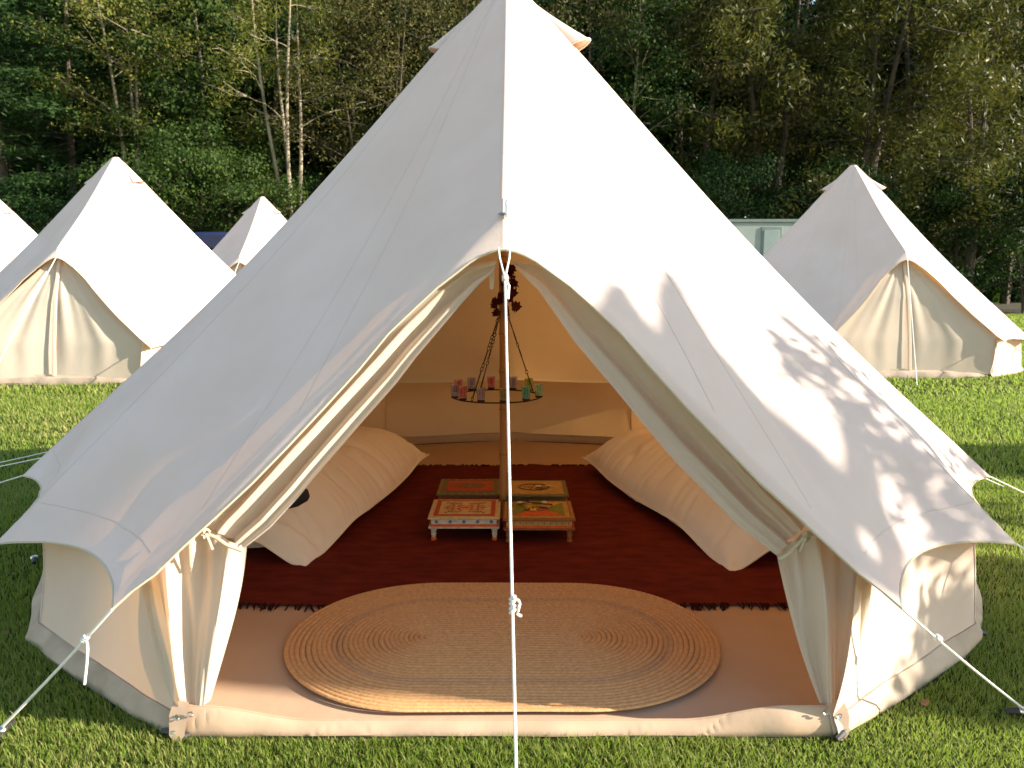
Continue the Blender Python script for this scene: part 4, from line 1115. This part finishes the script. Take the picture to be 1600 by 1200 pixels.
# the depth of the wood behind, one mass
rg = np.random.RandomState(77)
n = 120000
C_ = np.stack([rg.uniform(-44, 44, n), rg.uniform(38.5, 44, n), rg.uniform(0, 1, n) ** 1.25 * 21], -1)
C_[:, 2] *= .86 + .14 * np.sin(C_[:, 0] * .7)
C2 = np.stack([rg.uniform(-44, 44, 40000), rg.uniform(37.5, 39, 40000), rg.uniform(0, 18, 40000)], -1); C_ = np.concatenate([C_, C2]); lv = []; leaves(lv, C_, .75, .5, rg, .1, .1); V = np.concatenate(lv).reshape(-1, 3)
o = link('woodland', mesh_np('woodland', V, np.arange(len(V)).reshape(-1, 4), None, False), M['leaf_dark'], None, kind='stuff'); o['label'] = 'dark depth of the wood behind the rows of trees'; o['category'] = 'woodland'

# ------------------------------------------------------------------ cabin and van at the edge of the lawn
M['cabin'] = basic('cabin_panel', (.30, .345, .33), (.26, .30, .285), 3, .45)
M['cabin_trim'] = basic('cabin_trim', (.17, .21, .20), (.14, .18, .17), 5, .45)
M['pane'] = basic('cabin_pane', (.26, .32, .32), (.22, .28, .28), 2, .25)
cb = thing('cabin', 'pale grey green cabin peeping out left of the right tent', 'cabin', (9.6, 21.6, 0))
MB().box(-2.6, 2.6, 0, 2.3, .35, 3.18, .04).build('body', M['cabin'], cb)
MB().box(-2.66, 2.66, -.05, 2.35, 3.13, 3.24, .02).build('roof', M['cabin_trim'], cb)
dx = at_y(1204, 400, 21.6)[0] - 9.6
dr = MB().box(dx - .33, dx + .33, -.03, .02, .5, 3.0, .01).build('door', M['cabin_trim'], cb)
MB().box(dx - .25, dx + .25, -.045, -.02, 1.6, 2.9, .01).build('door_panel', M['pane'], dr)
MB().box(dx + .2, dx + .24, -.07, -.04, 1.5, 1.62, .005).build('handle', M['steel'], dr)
for x in (-1.6, 1.6):
    w = MB().tube([(x, .1, .35), (x, .35, .35)], .35, 16).build('wheel', M['rubber'], cb)
M['van_blue'] = basic('van_blue', (.014, .022, .075), (.01, .016, .05), 4, .35)
M['van_purple'] = basic('van_purple', (.045, .022, .06), (.03, .016, .045), 4, .4)
M['dark_glass'] = basic('dark_glass', (.012, .014, .016), (.02, .02, .022), 2, .15)
vn = thing('van', 'dark blue van half hidden between the left tent and the small distant tent', 'van', (-10.1, 23.0, 0))
MB().box(-2.6, 2.2, -1.0, 1.0, 2.25, 2.86, .10).build('roof', M['van_blue'], vn)
bd = MB().box(-2.6, 2.6, -1.02, 1.02, .45, 1.75, .05).build('body', M['van_purple'], vn)
MB().box(-2.55, 2.1, -.99, .99, 1.75, 2.25).build('window_band', M['dark_glass'], vn)
for x in (-1.7, 1.7):
    for y in (-.95, .75):
        wv = MB().tube([(x, y, .4), (x, y + .22, .4)], .4, 18).build('wheel', M['rubber'], vn); MB().tube([(x, y - .01, .4), (x, y + .02, .4)], .22, 14).build('rim', M['steel'], wv)
for y in (-.7, .7): MB().box(2.58, 2.63, y - .15, y + .15, .95, 1.15, .01).build('headlight', M['pane'], vn)

# ------------------------------------------------------------------ trees on the right, outside the picture, whose shade dapples the tent
def inside(poly_, x, y):
    c = False; n = len(poly_); j = n - 1
    for i in range(n):
        xi, yi = poly_[i]; xj, yj = poly_[j]
        if (yi > y) != (yj > y) and x < (xj - xi) * (y - yi) / (yj - yi) + xi: c = not c
        j = i
    return c
from mathutils.bvhtree import BVHTree
_rc = np.concatenate([ROOF, ROOF[:1]]); _wv = WALL.reshape(-1, 3)
BVH = BVHTree.FromPolygons([tuple(p) for p in np.concatenate([_rc.reshape(-1, 3), _wv])],
                           [tuple(q) for q in np.concatenate([grid_quads(*_rc.shape[:2]), grid_quads(*WALL.shape[:2]) + _rc.shape[0] * _rc.shape[1]])])
def on_cone(px, py):
    hit = BVH.ray_cast(Vector(CAM), Vector(ray(px, py)).normalized())
    return np.array(hit[0]) if hit[0] is not None else None
rg = np.random.RandomState(99)
lv = []
solid = [(966, 446), (1016, 528), (1040, 512), (1034, 470), (1043, 425), (1062, 455), (1076, 482), (1112, 540), (1162, 600), (1216, 656), (1272, 702), (1320, 750), (1334, 738), (1322, 690), (1316, 630), (1338, 640), (1362, 725), (1378, 795), (1404, 850), (1412, 900), (1404, 930), (1345, 890), (1225, 795), (1150, 720), (1030, 595), (965, 520), (938, 488)]
hole = [(1335, 825), (1352, 818), (1372, 850), (1380, 880), (1362, 888), (1344, 865)]
pts = []
for _ in range(70000):
    px, py = rg.uniform(930, 1425), rg.uniform(420, 935)
    if inside(solid, px, py) and not inside(hole, px, py):
        P = on_cone(px, py)
        if P is not None: pts.append(P + SUN * (10.0 + rg.normal(0, .4)))
    if len(pts) >= 16000: break
leaves(lv, np.array(pts), .11, .08, rg, .1, .1)
pts = []
def dapple(poly_, n, dist, sd, clumps, csize):
    xs_ = [p[0] for p in poly_]; ys_ = [p[1] for p in poly_]
    got = 0; out = []
    while got < clumps:
        px, py = rg.uniform(min(xs_), max(xs_)), rg.uniform(min(ys_), max(ys_))
        if not inside(poly_, px, py): continue
        P = on_cone(px, py)
        if P is None: P = at_z(px, py, 0)
        P = P + SUN * (dist + rg.normal(0, sd)); got += 1
        out.append(P + rg.normal(0, 1, (n, 3)) * np.array([csize * .5, csize, csize * .45]))
    return np.concatenate(out)
A1 = dapple([(1188, 520), (1230, 530), (1300, 590), (1330, 640), (1290, 620), (1230, 570)], 4, 5.6, .3, 30, .05)
A2 = dapple([(1270, 500), (1320, 545), (1400, 640), (1500, 720), (1560, 760), (1590, 830), (1480, 800), (1420, 760), (1350, 660), (1290, 560)], 5, 5.6, .3, 82, .055)
A3 = dapple([(1340, 640), (1400, 690), (1470, 790), (1560, 830), (1590, 845), (1480, 870), (1440, 820), (1380, 740)], 4, 5.6, .3, 34, .055)
A4 = dapple([(1440, 930), (1500, 890), (1512, 990), (1450, 1030), (1400, 1060), (1420, 990)], 3, 4.2, .3, 40, .04)
leaves(lv, np.concatenate([A1, A2, A3, A4]), .10, .065, rg, .2, .1)
# leaf masses whose shade falls as stripes on the right lawn
for poly_, n in (([(1500, 706), (1600, 703), (1600, 742), (1545, 738)], 420), ([(1520, 905), (1600, 890), (1600, 930), (1530, 925)], 150), ([(1512, 950), (1600, 965), (1600, 1000), (1520, 975)], 150), ([(1440, 1040), (1500, 1010), (1600, 1050), (1600, 1085), (1480, 1075)], 220)):
    A5 = dapple(poly_, 6, 7.5, .4, n // 2, .10); leaves(lv, A5, .15, .12, rg, .1, .1)
V = np.concatenate(lv).reshape(-1, 3)
sh = thing('shade_tree', 'small spreading tree outside the right picture edge shading the open tent', 'tree', (9.6, -2.6, 0), 0)
link('crown', mesh_np('crown', V - np.array([9.6, -2.6, 0]), np.arange(len(V)).reshape(-1, 4), None, False), M['leaf_mid'], sh)
w = MB(); tr = np.array([(0, 0, 0), (.05, .02, 1.2), (-.05, .05, 2.4), (.1, 0, 3.4), (0, .1, 4.6)]); w.tube(poly(tr, np.linspace(0, 1, 14)), np.linspace(.13, .04, 14), 8)
w.build('trunk', M['bark_dark'], sh)

# ------------------------------------------------------------------ grass blades
def grass_blades():
    rg = np.random.RandomState(3)
    Vs, Ts, n0 = [], [], 0
    zones = [(1.75, 3.6, 20000, .026, .0030), (3.6, 6.0, 8000, .030, .0048), (6.0, 10, 1700, .046, .010), (10, 17, 520, .05, .018), (17, 30, 150, .055, .034)]
    cen = [(0, 0, 2.50)] + [(-6.42, 8.75, 2.62), (5.86, 9.42, 2.62), (-6.33, 16.25, 2.7), (-12.75, 15.6, 2.7)]
    for d0, d1, dens, h, w in zones:
        xm = d1 * .66 + .1
        n = int(dens * 2 * xm * (d1 - d0))
        x, y = rg.uniform(-xm, xm, n), rg.uniform(d0, d1, n) - 4.76
        keep = np.abs(x) < (y + 4.76) * .66 + .1
        for cx, cy, cr in cen:
            rr_ = np.hypot(x - cx, y - cy)
            keep &= (rr_ > cr) if (cx, cy) != (0, 0) else ((rr_ > cr - .0) | ((y < -2.285) & (np.abs(x) < 1.3)))
        b0, b1 = dirn(CORN[0])[:2] * 2.53, dirn(CORN[1])[:2] * 2.53
        x, y = x[keep], y[keep]; n = len(x)
        P = np.stack([x, y, np.full(n, -.004)], -1)
        pn = snoise(P, 44, 2.0, 3); pn2 = snoise(P, 45, 9, 2)
        hh = h * rg.uniform(.55, 1.25, n) * (1 + .25 * pn + .2 * pn2)
        a_ = rg.uniform(0, 2 * PI, n); ln = rg.uniform(.2, .95, n) * hh
        d = np.stack([np.cos(a_), np.sin(a_), np.zeros(n)], -1); s = np.stack([-np.sin(a_ + rg.normal(0, .6, n)), np.cos(a_), np.zeros(n)], -1) * (w * rg.uniform(.6, 1.3, n) / 2)[:, None]
        up = np.zeros((n, 3)); up[:, 2] = 1
        mid = P + up * (hh * .6)[:, None] + d * (ln * .35)[:, None]; tip = P + up * (hh)[:, None] + d * ln[:, None]
        V = np.stack([P - s, P + s, mid + s * .8, mid - s * .8, tip], 1)
        i = n0 + np.arange(n)[:, None] * 5
        Ts.append(np.concatenate([np.concatenate([i, i + 1, i + 2], 1), np.concatenate([i, i + 2, i + 3], 1), np.concatenate([i + 3, i + 2, i + 4], 1)]))
        Vs.append(V.reshape(-1, 3)); n0 += n * 5
    return mesh_np('grass', np.concatenate(Vs), None, np.concatenate(Ts), True)
gm = leaf_mat('grass_blade', [(.058, .11, .012), (.125, .205, .026), (.22, .25, .058), (.40, .33, .15)], (.30, .42, .06), .45, .5)
o = link('grass', grass_blades(), gm, None, kind='stuff'); o['label'] = 'short mown green lawn grass round the tents'; o['category'] = 'grass'

# fallen leaves on the shaded grass at the left edge and on the right
rg = np.random.RandomState(21)
for i, (px, py, lb) in enumerate(((20, 896, 'brown fallen leaf on shaded grass, nearest the left tent guy rope'), (9, 988, 'brown fallen leaf on shaded grass at the left picture edge'), (1446, 1098, 'brown fallen leaf on sunlit grass at the lower right'))):
    P = at_z(px, py, .034)
    o = link('fallen_leaf', leaf_me, M['leaf_brown'], None); tag(o, lb, 'leaf', 'fallen leaves on the lawn')
    if o.material_slots: o.material_slots[0].link = 'OBJECT'; o.material_slots[0].material = M['leaf_brown']
    o.location = P; o.rotation_euler = (rg.normal(0, .3), rg.normal(0, .3), rg.uniform(0, 6)); o.scale = (.36, .36, .36)
